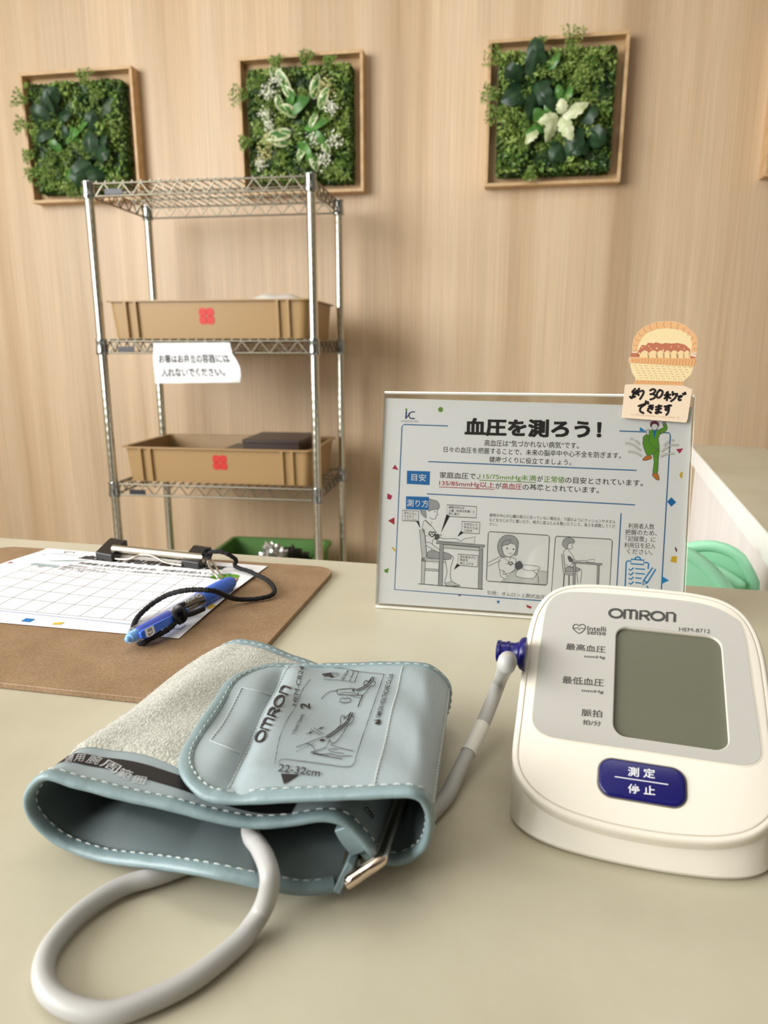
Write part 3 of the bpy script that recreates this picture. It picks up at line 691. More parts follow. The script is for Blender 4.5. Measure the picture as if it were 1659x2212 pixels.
# maker's name, drawn in strokes
def wordmark(art, x0, y0, x1, y1, hx, hy, w, m, skip=''):
    """the five-letter wordmark between (x0,y0) and (x1,y1) with height vector (hx,hy)"""
    P0 = np.array([x0, y0]); E = np.array([x1 - x0, y1 - y0]); H = np.array([hx, hy])
    q = lambda pts: [tuple(P0 + E * a + H * c) for a, c in pts]
    arc = [(.105 + .095 * math.cos(t), .5 + .43 * math.sin(t)) for t in np.linspace(0, 2 * math.pi, 29)[:-1]]
    art.line(q(arc), w, m, closed=True)
    art.line(q([(.235, 0), (.235, .93), (.30, .93), (.325, .8), (.325, 0)]), w, m); art.line(q([(.325, .8), (.33, .93), (.39, .93), (.415, .8), (.415, 0)]), w, m)
    art.line(q([(.47, 0), (.47, .93), (.56, .93), (.595, .8), (.595, .6), (.56, .46), (.47, .46)]), w, m); art.line(q([(.535, .46), (.605, 0)]), w, m)
    art.line(q([(a + .622, c) for a, c in arc]), w, m, closed=True)
    if 'N' not in skip: art.line(q([(.865, 0), (.865, .93), (.95, .93), (.98, .8), (.98, 0)]), w, m)
wordmark(A, 735, 258, 1124, 284, 3, -56, .00112, 1)
mtext('HEM-8712', 1142, 335, 1322, 348, 1143, 313)
mtext('Intelli', 612, 333, 720, 339, 613, 305, .01); mtext('sense', 610, 354, 719, 361, 611, 335, .01)
heart = [(565, 348), (535, 325), (530, 308), (540, 297), (557, 298), (565, 306), (575, 298), (592, 298), (601, 312), (595, 328)]
A.line(spline(heart, 40, True), .0004, 1, closed=True); A.line([(527, 318), (548, 319), (556, 312), (565, 330), (574, 318), (600, 322)], .00035, 1)
for s, l, t in (('最高血圧', (488, 442, 718, 462), (490, 404)), ('最低血圧', (467, 637, 708, 657), (469, 594)), ('脈拍', (577, 826, 697, 836), (579, 784)), ('拍/分', (585, 876, 692, 886), (586, 846))):
    mtext(s, *l, *t, .008)
mtext('mmHg', 595, 492, 715, 500, 596, 473, .012); mtext('mmHg', 580, 690, 706, 700, 581, 670, .012)
A.into(b, lambda u, v, z: face(u, v, .0006 + z))
b.build('display_panel', [M['panel'], M['ink_grey']], mo, smooth=40)
b = MB(); b.rings([[face(u, v, -.0016) for u, v in polar(inset(LCD, .0001))], [face(u, v, -.0010) for u, v in polar(inset(LCD, .0002))]]); b.build('display', M['lcd'], mo)
# button
BT = rrect(-.0183, .0113, .0126, .0259, .0050, 8); b = MB()
b.rings([[face(u, v, n) for u, v in inset(BT, d)] for d, n in ((0, -.0006), (0, .0008), (.0003, .0012), (.0010, .0014))])
A = Art(pz)
mtext('測 定', 845, 1178, 1003, 1194, 846, 1124, .012); A.line([(770, 1182), (1078, 1228)], .00035, 1); mtext('停 止', 846, 1276, 1003, 1292, 847, 1222, .012)
A.into(b, lambda u, v, z: face(u, v, .00142 + z)); b.build('start_button', [M['navy'], M['white_ink']], mo, smooth=40)
b = MB(); b.rings([[face(u, v, .0003) for u, v in inset(BT, -.0006)], [face(u, v, .00035) for u, v in inset(BT, 0)]], 0, False, False); b.build('button_gap', M['seam'], mo)

# ------------------------------------------------------------------ air hose with its plug (runs from the cuff, loops, and plugs into the monitor)
def side_px(px, py):
    o2 = np.array([MX, MY, 0]) + MU * -.0523; r = ray(px, py); t = np.dot(MU, o2 - CAMP) / np.dot(MU, r); return CAMP + r * t
sk = side_px(1128, 1412)
hs = empty('air_hose', tuple(at(240, 2188, 0))); tag(hs, 'pale grey rubber air hose looping from the cuff, its navy plug in the monitor', 'hose')
HR = .0033
hp = [(541, 1797, .0172), (560, 1830, .0184), (574, 1858, .0206), (583, 1893, .0205), (580, 1926, .0150), (568, 1962, .0078), (545, 2000, .0045), (512, 2040, .0038), (424, 2110, .0038), (332, 2158, .0038), (241, 2188, .0038), (163, 2179, .0038), (109, 2146, .0038), (93, 2098, .0038), (113, 2040, .0038), (175, 1971, .0038), (259, 1917, .0038), (345, 1890, .0038)]
path = [at(*q) for q in hp]
path = [np.array([-.055, .258, .0262]), np.array([-.049, .236, .0190])] + path + [np.array([-.058, .2275, .0038]), np.array([-.030, .232, .0038]), np.array([-.006, .2345, .0038]), np.array([.010, .2405, .0038])]
path += [at(*q) for q in ((958, 1728, .0040), (985, 1678, .0055), (1006, 1637, .0080), (1027, 1596, .0112), (1046, 1556, .0152), (1064, 1512, .0205), (1080, 1470, .0265), (1093, 1438, sk[2] - .0005), (1098, 1422, sk[2] + .0008))]
p1 = spline(path, 420); bands = at(1027, 1596, .0112); ib = int(((p1 - bands) ** 2).sum(1).argmin())
b = MB(); b.tube(p1[:ib + 1], HR, 16); wbuild(b, 'hose', M['hose'], hs, smooth=70)
n2 = len(p1) - ib; rr = np.full(n2, HR); rr[-14:] = np.interp(np.arange(14), [0, 4, 8, 11, 12, 13], np.array([1, 1.2, 1.22, 1.1, .9, .3]) * HR)
b = MB(); b.tube(p1[ib:], list(rr), 16); wbuild(b, 'hose_end', M['hose'], hs, smooth=70)
b = MB(); b.tube(p1[ib - 8:ib + 9], HR * 1.09, 18); wbuild(b, 'hose_sleeve', M['hose_band'], hs, smooth=40)
b = MB(); pl0 = sk + MU * -.0112
b.lathe(pl0, MU, [(0, .0030), (.0004, .0046), (.0018, .0048), (.0022, .0043), (.0042, .0043), (.0045, .0047), (.0058, .0047), (.0061, .0043), (.0078, .0043), (.0095, .0050), (.0104, .0066), (.0116, .0072), (.0128, .0072)], 28); wbuild(b, 'plug', M['navy'], hs, smooth=35)

# ------------------------------------------------------------------ arm cuff
CF = empty('arm_cuff', (-.06, .28, 0)); tag(CF, 'grey blue fabric arm cuff rolled up on the table in front of the clipboard', 'arm cuff')
AX = np.array([.225, .974, 0]); TH_C = .0016; CL = .118
cz = lambda x, y: (40 + x * .5787, 1360 + y * .5787)
def fp(x, y, dy=0.0, y0=.2045, k=-.2):
    """a point of the cuff's front (or back) opening: x, y in the photograph's cuff detail, on the upright plane of that opening"""
    r = ray(*cz(x, y)); t = (y0 + dy) / (r[1] - k * r[0]); return CAMP + r * t
def bp(x, y, dy=0.0): return fp(x, y, dy, .326)
keys = [(1180, 972, 0, None), (1050, 985, -.005, None), (900, 957, -.012, None), (700, 914, -.013, None), (500, 884, -.007, None), (300, 858, -.002, None), (150, 800, 0, None), (58, 722, 0, None), (26, 650, 0, None), (46, 590, 0, None),
        (100, 552, 0, (738, 82, .014)), (200, 580, 0, (800, 48, .015)), (300, 607, 0, (850, 44, .015)), (420, 637, 0, (920, 58, .014)), (550, 664, 0, (1000, 92, .012)), (680, 699, 0, (1090, 124, .010)), (850, 732, .001, (1180, 155, .008)),
        (1000, 727, .003, None), (1130, 708, .005, None), (1210, 724, .006, None), (1270, 778, .007, None), (1325, 845, .008, None), (1372, 872, .014, None), (1440, 866, .016, None), (1510, 815, .012, None),
        (1534, 725, .006, (1606, 235, -.002)), (1520, 655, .002, (1594, 190, -.003)), (1478, 622, 0, (1548, 146, -.004)), (1400, 618, 0, (1490, 131, -.005)), (1200, 628, 0, (1335, 128, -.006)), (900, 643, 0, (1115, 136, -.008)), (780, 643, 0, (1025, 134, -.010)), (700, 636, 0, (970, 130, -.011)), (508, 590, 0, (830, 132, -.012))]
Fk = np.array([fp(x, y, dy) for x, y, dy, bk in keys]); Bk = np.zeros_like(Fk)
for i, (x, y, dy, bk) in enumerate(keys):
    Bk[i] = bp(bk[0], bk[1], bk[2]) if bk else Fk[i] + AX * CL
    if not bk and i <= 5: Bk[i, 2] = .012
Bk[8] = Bk[10] + (Fk[8] - Fk[10]) * 1.0 + np.array([0, 0, -.004]); Bk[9] = Bk[10] + (Fk[9] - Fk[10]); Bk[7] = Fk[7] + AX * CL + np.array([.006, 0, .003])
Bk[17] = Bk[16] + (Fk[17] - Fk[16]) + np.array([0, 0, -.001]); Bk[18] = Bk[17] + (Fk[18] - Fk[17])
Bk[24] = Bk[25] + (Fk[24] - Fk[25]); Bk[23] = Bk[24] + (Fk[23] - Fk[24]); Bk[23, 2] = max(Bk[23, 2], .004)
def keyspline(P, per=8):
    m = len(P); out = []
    for i in range(m - 1):
        a, b_, c, d = (P[min(max(i + k, 0), m - 1)] for k in (-1, 0, 1, 2))
        for t in np.linspace(0, 1, per, endpoint=False):
            out.append(0.5 * (2 * b_ + (c - a) * t + (2 * a - 5 * b_ + 4 * c - d) * t * t + (3 * b_ - a - 3 * c + d) * t ** 3))
    out.append(P[-1]); return np.array(out)
PER = 8; FS, BS = keyspline(Fk, PER), keyspline(Bk, PER); KMAX = len(keys) - 1
ARCK = np.r_[0, np.cumsum(np.linalg.norm(np.diff(FS, axis=0), axis=1))]
def kend(t):
    t = np.asarray(t, float); a = np.clip((.30 - t) / .30, 0, 1); c = np.clip((t - .70) / .30, 0, 1)
    off = .024 * (1 - np.sqrt(1 - a * a * .998)) + .024 * (1 - np.sqrt(1 - c * c * .998))
    return np.interp(ARCK[-1] - off, ARCK, np.arange(len(ARCK)) / PER)
def kmap(k, t):
    k = np.asarray(k, float); return np.where(k > 28, 28 + (k - 28) * (kend(t) - 28) / (KMAX - 28), k)
def S(k, t):
    """cuff surface: k runs along the strip, t across it from the front edge to the back edge"""
    k, t = np.broadcast_arrays(np.asarray(k, float), np.asarray(t, float)); q = np.clip(k * PER, 0, len(FS) - 1.0001)
    i = np.floor(q).astype(int); f = (q - i)[..., None]
    A_ = FS[i] * (1 - f) + FS[i + 1] * f; B_ = BS[i] * (1 - f) + BS[i + 1] * f; P = A_ * (1 - t[..., None]) + B_ * t[..., None]
    mid = np.sin(math.pi * np.clip(t, 0, 1)); dz = np.zeros(t.shape)
    bot = np.clip(6 - k, 0, 1) * np.clip((t - .04) / .1, 0, 1); dz += bot * np.clip(.0115 - P[..., 2], 0, 1)         # the hose lies beneath
    lobe = np.clip(1 - abs(k - 22.8) / 1.6, 0, 1) * np.clip((t - .05) / .12, 0, 1); dz += lobe * .006
    fl = np.clip((k - 26.5) / 1.5, 0, 1)                                                                             # soft folds in the flap
    c = (k - 28.2) / 4.8; ed = np.clip(t / .12, 0, 1) * np.clip((1 - t) / .10, 0, 1)
    ridge = np.exp(-((c - (.40 + .10 * t)) / .16) ** 2) * .0042 - np.exp(-((c - (.60 + .12 * t)) / .09) ** 2) * .0020 + np.exp(-((c - .83) / .07) ** 2) * .0012
    dz += fl * ed * (1.35 * ridge * (.65 + .5 * np.sin(3.3 * t + .4)) + .0011 * np.sin(7 * t + 9 * c) * np.clip(c, 0, 1) + .0006 * np.sin(15 * t - 11 * c))
    inn = np.clip((k - 9) / 1, 0, 1) * np.clip((19 - k) / 2, 0, 1); dz += inn * mid * (.0012 * np.sin(5 * t + k) + .0008 * np.sin(11 * t - 2 * k))
    dz -= np.clip(1 - abs(k - 8.5) / 3, 0, 1) * mid * .001
    Q = P.copy(); Q[..., 2] += dz; return Q
def Sn(k, t, e=.03):
    a = S(np.minimum(np.asarray(k) + e, KMAX), t) - S(np.maximum(np.asarray(k) - e, 0), t); c = S(k, np.asarray(t) + .004) - S(k, np.asarray(t) - .004)
    n = np.cross(a, c); return n / (np.linalg.norm(n, axis=-1)[..., None] + 1e-12)
kk = np.linspace(0, KMAX, 420); tt = np.linspace(0, 1, 84); KK, TT = np.meshgrid(kk, tt, indexing='ij'); KM = kmap(KK, TT)
G = S(KM, TT); NN = Sn(KM, TT); b = MB()
b.grid(G + NN * TH_C / 2); b.grid(G - NN * TH_C / 2, flip=True)
fk = [(KK[i, 0] < 21.3) for i in range(len(kk) - 1) for j in range(len(tt) - 1)]
b.m = [0 if q else 2 for q in fk] + [2 if q else 0 for q in fk]
arc = np.r_[0, np.cumsum(np.linalg.norm(np.diff(FS, axis=0), axis=1))]
ARC = np.interp(KM * PER, np.arange(len(FS)), arc); UVG = np.stack([ARC, TT * CL], -1).reshape(-1, 2)
# printing on the flap: photograph detail -> nearest place on the flap's upper side
kg = np.linspace(26, KMAX, 240); tg = np.linspace(0.01, .99, 160); KG, TG = np.meshgrid(kg, tg, indexing='ij'); KGm = KG
def pick(px, py, side, k0, k1):
    key = (side, k0, k1)
    if key not in pick.c:
        g1, g2 = np.meshgrid(np.linspace(k0, k1, 300), np.linspace(.0, 1, 200), indexing='ij'); pick.c[key] = (g1, g2, proj(S(g1, g2) + side * Sn(g1, g2) * TH_C / 2))
    g1, g2, pr = pick.c[key]; d = ((pr - np.array([px, py])) ** 2).sum(-1); i, j = np.unravel_index(d.argmin(), d.shape); k, t = g1[i, j], g2[i, j]
    for _ in range(4):
        f0 = proj(S(k, t) + side * Sn(k, t) * TH_C / 2); e1, e2 = .01, .002
        J = np.stack([(proj(S(k + e1, t) + side * Sn(k + e1, t) * TH_C / 2) - f0) / e1, (proj(S(k, t + e2) + side * Sn(k, t + e2) * TH_C / 2) - f0) / e2], 1)
        try: dx = np.linalg.solve(J.T @ J + 1e-3 * np.eye(2), J.T @ (np.array([px, py]) - f0))
        except Exception: break
        k = float(np.clip(k + np.clip(dx[0], -.2, .2), k0, k1)); t = float(np.clip(t + np.clip(dx[1], -.05, .05), .0, 1))
    return k, t
pick.c = {}
def onto(art, mb, side, k0, k1, m0=0, lift=.00045):
    out = []
    for p, z in zip(art.v, art.z):
        k, t = pick(p[0], p[1], side, k0, k1); out.append(S(k, t) + side * Sn(k, t) * (TH_C / 2 + lift + z * .00004))
    mb.add(out, art.f); mb.m[-len(art.f):] = [m + m0 for m in art.m]
A = Art(lambda x, y: (640 + x * .1929, 1440 + y * .1929)); Wd = .9
def L5(pts, w=1.0, c=0): A.line(pts, w * 1.3, 1, curve=c)
# frame around the drawings
L5([(985, 95), (700, 930), (665, 1060), (640, 1110), (580, 1135), (480, 1130), (240, 1095), (0, 1065)], 1.0, 60)
L5([(0, 1065), (-150, 1050), (-200, 1090)], .8, 12); L5([(-240, 1100), (-190, 830), (-120, 640), (0, 440), (70, 270), (160, 150)], .8, 40)
L5([(420, 20), (560, 35), (700, 65), (985, 95)], .6, 30)
# upper drawing: arm with cuff and heart
L5([(280, 375), (330, 320), (380, 290), (455, 280)], .9, 16); L5([(455, 280), (460, 310), (480, 325), (690, 330), (750, 325), (830, 235)], 1, 30); L5([(455, 280), (480, 265), (650, 258), (690, 285), (695, 325)], 1, 24)
L5([(480, 320), (530, 300), (650, 305), (690, 325)], .8, 20); L5([(680, 270), (790, 215), (855, 125)], 1.6, 16); L5([(700, 280), (810, 225), (875, 125)], 1.3, 16)
L5([(830, 235), (880, 215), (885, 190), (860, 165)], 1, 14); L5([(790, 215), (755, 215), (765, 180), (790, 165), (800, 185), (850, 130)], 1.2, 20)
L5([(745, 325), (690, 462)], 1.6); L5([(600, 338), (720, 365)], .7)
L5([(540, 415), (490, 405), (500, 370), (530, 362), (550, 372), (580, 360), (615, 385), (590, 408), (540, 415)], 1, 36)
for k in range(7): A.dot((600 + 5 * k * .6, 250 - 8 * k), 2.2, 1)
for k in range(6): A.dot((575 - 8 * k, 330 + 20 * k), 3, 1)
A.dot((640, 275), 18, 1, ry=9)
L5([(290, 100), (400, 85)], 2.5); L5([(310, 120), (360, 105), (420, 120)], 2); A.dot((390, 120), 22, 1, ry=12); L5([(410, 70), (460, 110), (485, 100), (450, 75)], .8)
A.text('22-32cm', (528, 165), (590, 60), (500, 150), 1, bold=.02); A.text('9-13inch)', (615, 180), (660, 75), (585, 168), 1, bold=.02)
L5([(700, 68), (650, 190)], 1.0); L5([(610, 52), (700, 68)], .7); L5([(300, 150), (520, 165), (650, 190)], .6)
# lower drawing: arm laid in the cuff
L5([(0, 915), (105, 875), (270, 810), (330, 800), (430, 730), (500, 660)], 1, 40); L5([(105, 875), (160, 885), (205, 935), (215, 960)], 1, 16); L5([(215, 960), (165, 970), (190, 985), (340, 1015), (515, 1048)], 1.3, 30); L5([(215, 960), (385, 890), (375, 830)], 1, 3)
L5([(190, 975), (290, 995), (390, 990), (480, 1015), (620, 1012)], 1, 26); L5([(385, 890), (460, 915), (570, 945), (640, 958)], 1, 20); L5([(465, 938), (400, 935), (360, 945), (380, 960), (450, 975), (535, 988)], .9, 24)
L5([(330, 800), (440, 725), (560, 630), (612, 520)], 2, 24); L5([(340, 815), (450, 745), (570, 645), (635, 525)], 1.8, 24); L5([(375, 830), (400, 875), (450, 850), (510, 780), (570, 680), (625, 640), (645, 580), (620, 550)], 1.1, 36)
L5([(500, 660), (495, 600), (510, 565), (545, 565), (535, 600), (600, 540)], 1.2, 24); A.dot((290, 835), 30, 1, ry=12)
L5([(160, 715), (270, 780)], .9); L5([(195, 700), (305, 770)], .9); L5([(110, 770), (185, 740)], .9); L5([(315, 685), (240, 710)], .9)
A.poly([(185, 735), (140, 745), (155, 765)], 1); A.poly([(240, 712), (285, 685), (288, 707)], 1)
for k in range(7): L5([(0 + 30 * k, 965 - 14 * k), (15 + 30 * k, 958 - 14 * k)], .9)
A.text('2', (158, 490), (150, 425), (45, 480), 1, bold=.03)
A.text('OMRON HEALTHCARE Co.,Ltd.', (952, 590), (1100, 95), (888, 580), 1, bold=.01)
A.poly([(905, 660), (935, 640), (945, 600), (860, 610), (915, 622), (880, 640)], 1); A.poly([(880, 650), (935, 665), (945, 622), (900, 632)], 1)
A.text('1-2cm(1/2inch)', (0, 770), (105, 550), (-55, 760), 1, bold=.01)
B2 = lambda x, y: ((360 + x * .3858 - 640) / .1929, (1400 + y * .3858 - 1440) / .1929)
A.text('22-32cm', B2(622, 695), B2(856, 726), B2(632, 655), 1, bold=.005)
A.poly([B2(640, 708), B2(742, 712), B2(658, 768)], 1)
q0 = B2(535, 540); q1 = B2(700, 225); hh = np.array(B2(488, 522)) - np.array(q0)
wordmark(A, q0[0], q0[1], q1[0], q1[1], hh[0], hh[1], 4.2, 1)
A.text('HEM-CR24', B2(725, 330), B2(770, 110), B2(700, 322), 1)
onto(A, b, -1, 26.5, KMAX)
A = Art(lambda x, y: (640 + x * .2170, 1640 + y * .2170))
A.text('cm', (655, 500), (738, 600), (690, 470), 1); onto(A, b, 1, 16, 21)
V0 = len(b.v)
fb = wbuild(b, 'fabric', [M['fabric'], M['black_ink'], M['shaded_inside']], CF, smooth=60)
uvl = fb.data.uv_layers.new(name='weave'); nv = len(UVG); li = np.zeros(len(fb.data.loops), int); fb.data.loops.foreach_get('vertex_index', li)
uvv = np.zeros((V0, 2)); uvv[:nv] = UVG; uvv[nv:2 * nv] = UVG; uvl.data.foreach_set('uv', uvv[li].ravel())
# bound edge and its stitching
def edge_params():
    n = 420; e = [(k, 0.0, k, .045) for k in np.linspace(0.0, KMAX, n)]
    e += [(KMAX, t, KMAX - .45, t) for t in np.linspace(0, 1, 160)[1:-1]]
    return e + [(k, 1.0, k, .955) for k in np.linspace(KMAX, 0.0, n)]
E = np.array(edge_params()); EP = S(kmap(E[:, 0], E[:, 1]), E[:, 1]); EI = S(kmap(E[:, 2], E[:, 3]), E[:, 3])
L_ = np.r_[0, np.cumsum(np.linalg.norm(np.diff(EP, axis=0), axis=1))]; q = np.linspace(0, L_[-1], 900)
EP = np.stack([np.interp(q, L_, EP[:, c]) for c in range(3)], 1); EI = np.stack([np.interp(q, L_, EI[:, c]) for c in range(3)], 1)
ET = np.gradient(EP, axis=0); ET /= np.linalg.norm(ET, axis=1)[:, None]; ED = EI - EP; ED -= ET * (ED * ET).sum(1)[:, None]; ED /= np.linalg.norm(ED, axis=1)[:, None]
for _ in range(3): ED = (np.roll(ED, 1, 0) + ED * 2 + np.roll(ED, -1, 0)) / 4
ED /= np.linalg.norm(ED, axis=1)[:, None]; EN = np.cross(ET, ED)
prof = [(4.9, .95), (4.2, 1.35), (2.4, 1.65), (.8, 1.55), (-.3, 1.0), (-.75, 0), (-.3, -1.0), (.8, -1.55), (2.4, -1.65), (4.2, -1.35), (4.9, -.95)]
wob = 1 + .10 * np.sin(q * 420) * np.sin(q * 97 + 1)
b = MB(); b.rings([[EP[i] + (ED[i] * d * (1 if d > 2 else wob[i]) + EN[i] * n * wob[i]) * .001 for d, n in prof] for i in range(len(EP))])
bd = wbuild(b, 'binding', M['binding'], CF, smooth=60)
b = MB(); step = q[1]; i = 4; nd = 3
while i < len(EP) - 6:
    for sgn in (1, -1): b.tube([EP[j] + ED[j] * .0037 + EN[j] * sgn * (.00152 + (.00022 if j == i + 1 else 0)) for j in range(i, i + nd)], .00026, 5)
    i += 4
def seam(kf, kb, side=-1, n=44, t0=.05, t1=.95, lift=.0003):
    T = np.linspace(t0, t1, n * 3); K = kf + (kb - kf) * (T - t0) / (t1 - t0); P = S(K, T) + side * Sn(K, T) * (TH_C / 2 + lift)
    for a in range(0, len(P) - 2, 3): b.tube(P[a:a + 3], .00026, 5)
seam(28.45, 28.4); seam(25.6, 25.6); seam(31.25, 31.1)
def pseam(pts, side, k0, k1):
    P = []
    for x, y in spline([(360 + x * .3858, 1400 + y * .3858) for x, y in pts], 60):
        k, t = pick(x, y, side, k0, k1); P.append(S(k, t) + side * Sn(k, t) * (TH_C / 2 + .0003))
    for a in range(0, len(P) - 2, 3): b.tube(P[a:a + 3], .00026, 5)
pseam([(245, 520), (330, 400), (420, 225)], -1, 30, KMAX); pseam([(245, 520), (330, 555), (410, 592)], -1, 30, KMAX); pseam([(420, 225), (480, 235), (580, 265)], -1, 30, KMAX)
wbuild(b, 'stitching', M['thread'], CF)
# loop-pile patch on the inner turn, and the black size band
def patch(k0f, k1f, t0f, t1f, n, m_, off, side=1):
    U_ = np.linspace(0, 1, n); V_ = np.linspace(0, 1, m_); G_ = []
    for u in U_:
        row = []
        for v in V_:
            k = k0f + (k1f - k0f) * u; t0_ = t0f(u); t = t0_ + (t1f - t0_) * v; o_ = off(u, v); row.append(S(k, t) + side * Sn(k, t) * o_)
        G_.append(row)
    return np.array(G_)
t0v = lambda u: .155 + .03 * np.sin(u * 4.0) - .02 * u
G_ = patch(9.3, 15.6, t0v, .955, 110, 90, lambda u, v: .0010 + .0013 * min(1, min(u, 1 - u) * 30, min(v, 1 - v) * 30) ** .5 + .00012 * math.sin(u * 190) * math.sin(v * 230))
b = MB(); b.grid(G_)
rg = np.random.default_rng(12); nf = 9000; uu, vv = rg.random(nf), rg.random(nf); gi, gj = (uu * 108).astype(int), (vv * 88).astype(int)
P = G_[gi, gj] + (G_[gi + 1, gj] - G_[gi, gj]) * rg.random(nf)[:, None] + (G_[gi, gj + 1] - G_[gi, gj]) * rg.random(nf)[:, None]
nn = np.cross(G_[gi + 1, gj] - G_[gi, gj], G_[gi, gj + 1] - G_[gi, gj]); nn /= np.linalg.norm(nn, axis=1)[:, None]
d = rg.normal(size=(nf, 3)); sd = np.cross(nn, d); sd /= np.linalg.norm(sd, axis=1)[:, None]; tip = P + (nn * .7 + d * .55) * (.00055 * rg.uniform(.6, 1.5, nf)[:, None])
V_ = np.stack([P - sd * .00007, P + sd * .00007, tip], 1).reshape(-1, 3); b.add(V_, [(3 * i, 3 * i + 1, 3 * i + 2) for i in range(nf)], 1); b.m[-nf:] = [1] * nf
wbuild(b, 'loop_pile_patch', [M['velcro'], M['fibre']], CF, smooth=60)
G_ = patch(9.4, 17.0, lambda u: .062 + .018 * np.sin(u * 4), 0, 90, 2, lambda u, v: TH_C / 2 + .00022)
U_ = np.linspace(0, 1, 320); kq = 9.4 + 7.6 * U_; ta = .070 + .020 * np.sin(U_ * 4 + .2) - .012 * U_; G_ = np.stack([S(kq, ta + w * .052) + Sn(kq, ta + w * .052) * (TH_C / 2 + .0002) for w in np.linspace(0, 1, 9)], 1)
b = MB(); b.grid(G_)
A = Art(lambda x, y: (40 + x * .2411, 1560 + y * .2411))
for ch, p in zip('適用腕周範囲', (((405, 375), (475, 365), (440, 300)), ((490, 362), (575, 362), (520, 292)), ((592, 372), (705, 392), (650, 305)), ((720, 400), (862, 470), (790, 330)), ((872, 490), (985, 530), (925, 415)), ((1015, 550), (1120, 568), (1050, 482)))):
    A.text(ch, *p, 1)
out = []
for p, z in zip(A.v, A.z):
    k, t = pick(p[0], p[1], 1, 9.2, 17.5); out.append(S(k, t) + Sn(k, t) * (TH_C / 2 + .0005))
b.add(out, A.f); b.m[-len(A.f):] = [1] * len(A.f)
wbuild(b, 'size_band', [M['black_ink'], M['silver_ink']], CF)
# metal ring and the tab around it
r0, r1 = fp(1245, 932, .001), fp(1342, 866, .004); e1 = (r1 - r0); up_ = e1 / np.linalg.norm(e1)
ring_path = spline([r0 + up_ * .004, r0, r0 + AX * .004 - up_ * .001, r0 + AX * .05 - up_ * .001, r0 + AX * .104 - up_ * .001, r0 + AX * .108 + up_ * .002, r1 + AX * .108 - up_ * .002, r1 + AX * .104 + up_ * .001, r1 + AX * .05 + up_ * .001, r1 + AX * .004 + up_ * .001, r1, r1 - up_ * .004], 140, True)
b = MB(); rp = [Vector(p) for p in ring_path]; n = 14; rings = []
for i, p in enumerate(rp):
    tq = (rp[(i + 1) % len(rp)] - rp[i - 1]).normalized(); a = Vector(np.cross(AX, up_)); a = (a - tq * a.dot(tq)).normalized(); c = tq.cross(a)
    rings.append([p + (a * math.cos(w) + c * math.sin(w)) * .0024 for w in (2 * math.pi * k / n for k in range(n))])
b.rings(rings + [rings[0]], 0, False, False); wbuild(b, 'ring_bar', M['brass'], CF, smooth=70)
def strip(pts, th, l0, l1, name, taper=0):
    P = spline([fp(*p) for p in pts], 20); b = MB(); rings = []
    T = np.gradient(P, axis=0); T /= np.linalg.norm(T, axis=1)[:, None]; N_ = np.cross(T, AX)
    a = np.linspace(l0, l1, 2)
    outl = [p + n_ * th / 2 for p, n_ in zip(P, N_)] + [p - n_ * th / 2 for p, n_ in zip(P[::-1], N_[::-1])]
    b.rings([[p + AX * s_ for p in outl] for s_ in (l0, l0 + .002, l1 - .002, l1)]); return wbuild(b, name, M['binding'], CF, smooth=50, bevel=.0006)
strip([(1186, 985, -.002), (1212, 930, .001), (1240, 875, .004)], .0034, 0.0, .105, 'tab_strip')
strip([(1195, 770, .003), (1220, 815, .003), (1262, 868, .004)], .0068, 0.004, .100, 'tab_fold')
strip([(1262, 850, .006), (1300, 890, .006), (1318, 905, .006)], .0030, 0.004, .100, 'tab_strip')

# ------------------------------------------------------------------ acrylic sign stand, its poster and the card taped to it
SYAW, STILT = math.radians(-11.35), math.radians(11.9)
SUv = np.array([math.cos(SYAW), math.sin(SYAW), 0]); SNv = np.array([-math.sin(SYAW), math.cos(SYAW), 0]); SVv = SNv * math.sin(STILT) + np.array([0, 0, 1]) * math.cos(STILT)
SP = Plane((-.0063, .4881, .003), SUv, SVv); SW_, SH_ = .2108, .1537
st = empty('sign_stand', (SP.o[0], SP.o[1], 0)); tag(st, 'clear acrylic stand leaning back with a poster inside, behind the monitor', 'sign stand')
def pane(n0, n1, name):
    b = MB(); o = rrect(0, 0, SW_, SH_, .0012, 3); k = len(o); b.add([SP.P(u, v, n1) for u, v in o], [tuple(range(k))], 0); b.add([SP.P(u, v, n0) for u, v in o], [tuple(range(k))[::-1]], 0)
    b.rings([[SP.P(u, v, n0) for u, v in o], [SP.P(u, v, n1) for u, v in o]], 1, False, False); return wbuild(b, name, [M['acrylic'], M['lit_acrylic']], st)
pane(-.0008, .0010, 'front_pane'); pane(-.0036, -.0018, 'back_pane')
b = MB(); b.tube([SP.P(.0006, SH_ + .0002, -.0013), SP.P(SW_ - .0006, SH_ + .0002, -.0013)], .0011, 10, sx=1.9); wbuild(b, 'lit_polished_edge', M['lit_acrylic'], st, smooth=60)  # lip along the top, its white painted for the caught light
b = MB(); bk = [SP.P(u, -.0005, -.0018) for u in (0, SW_)]
b.rings([[bk[0], bk[1], bk[1] + np.array([0, 0, .0018]), bk[0] + np.array([0, 0, .0018])], [p + SNv * .07 * 1.0 + np.array([0, 0, d]) for p, d in ((bk[0], -.0), (bk[1], -.0), (bk[1], .0018), (bk[0], .0018))]])
for i in range(len(b.v)): b.v[i] = (b.v[i][0], b.v[i][1], b.v[i][2] - (SP.P(0, -.0005, -.0018)[2] - .0004))
wbuild(b, 'foot', M['lit_acrylic'], st)

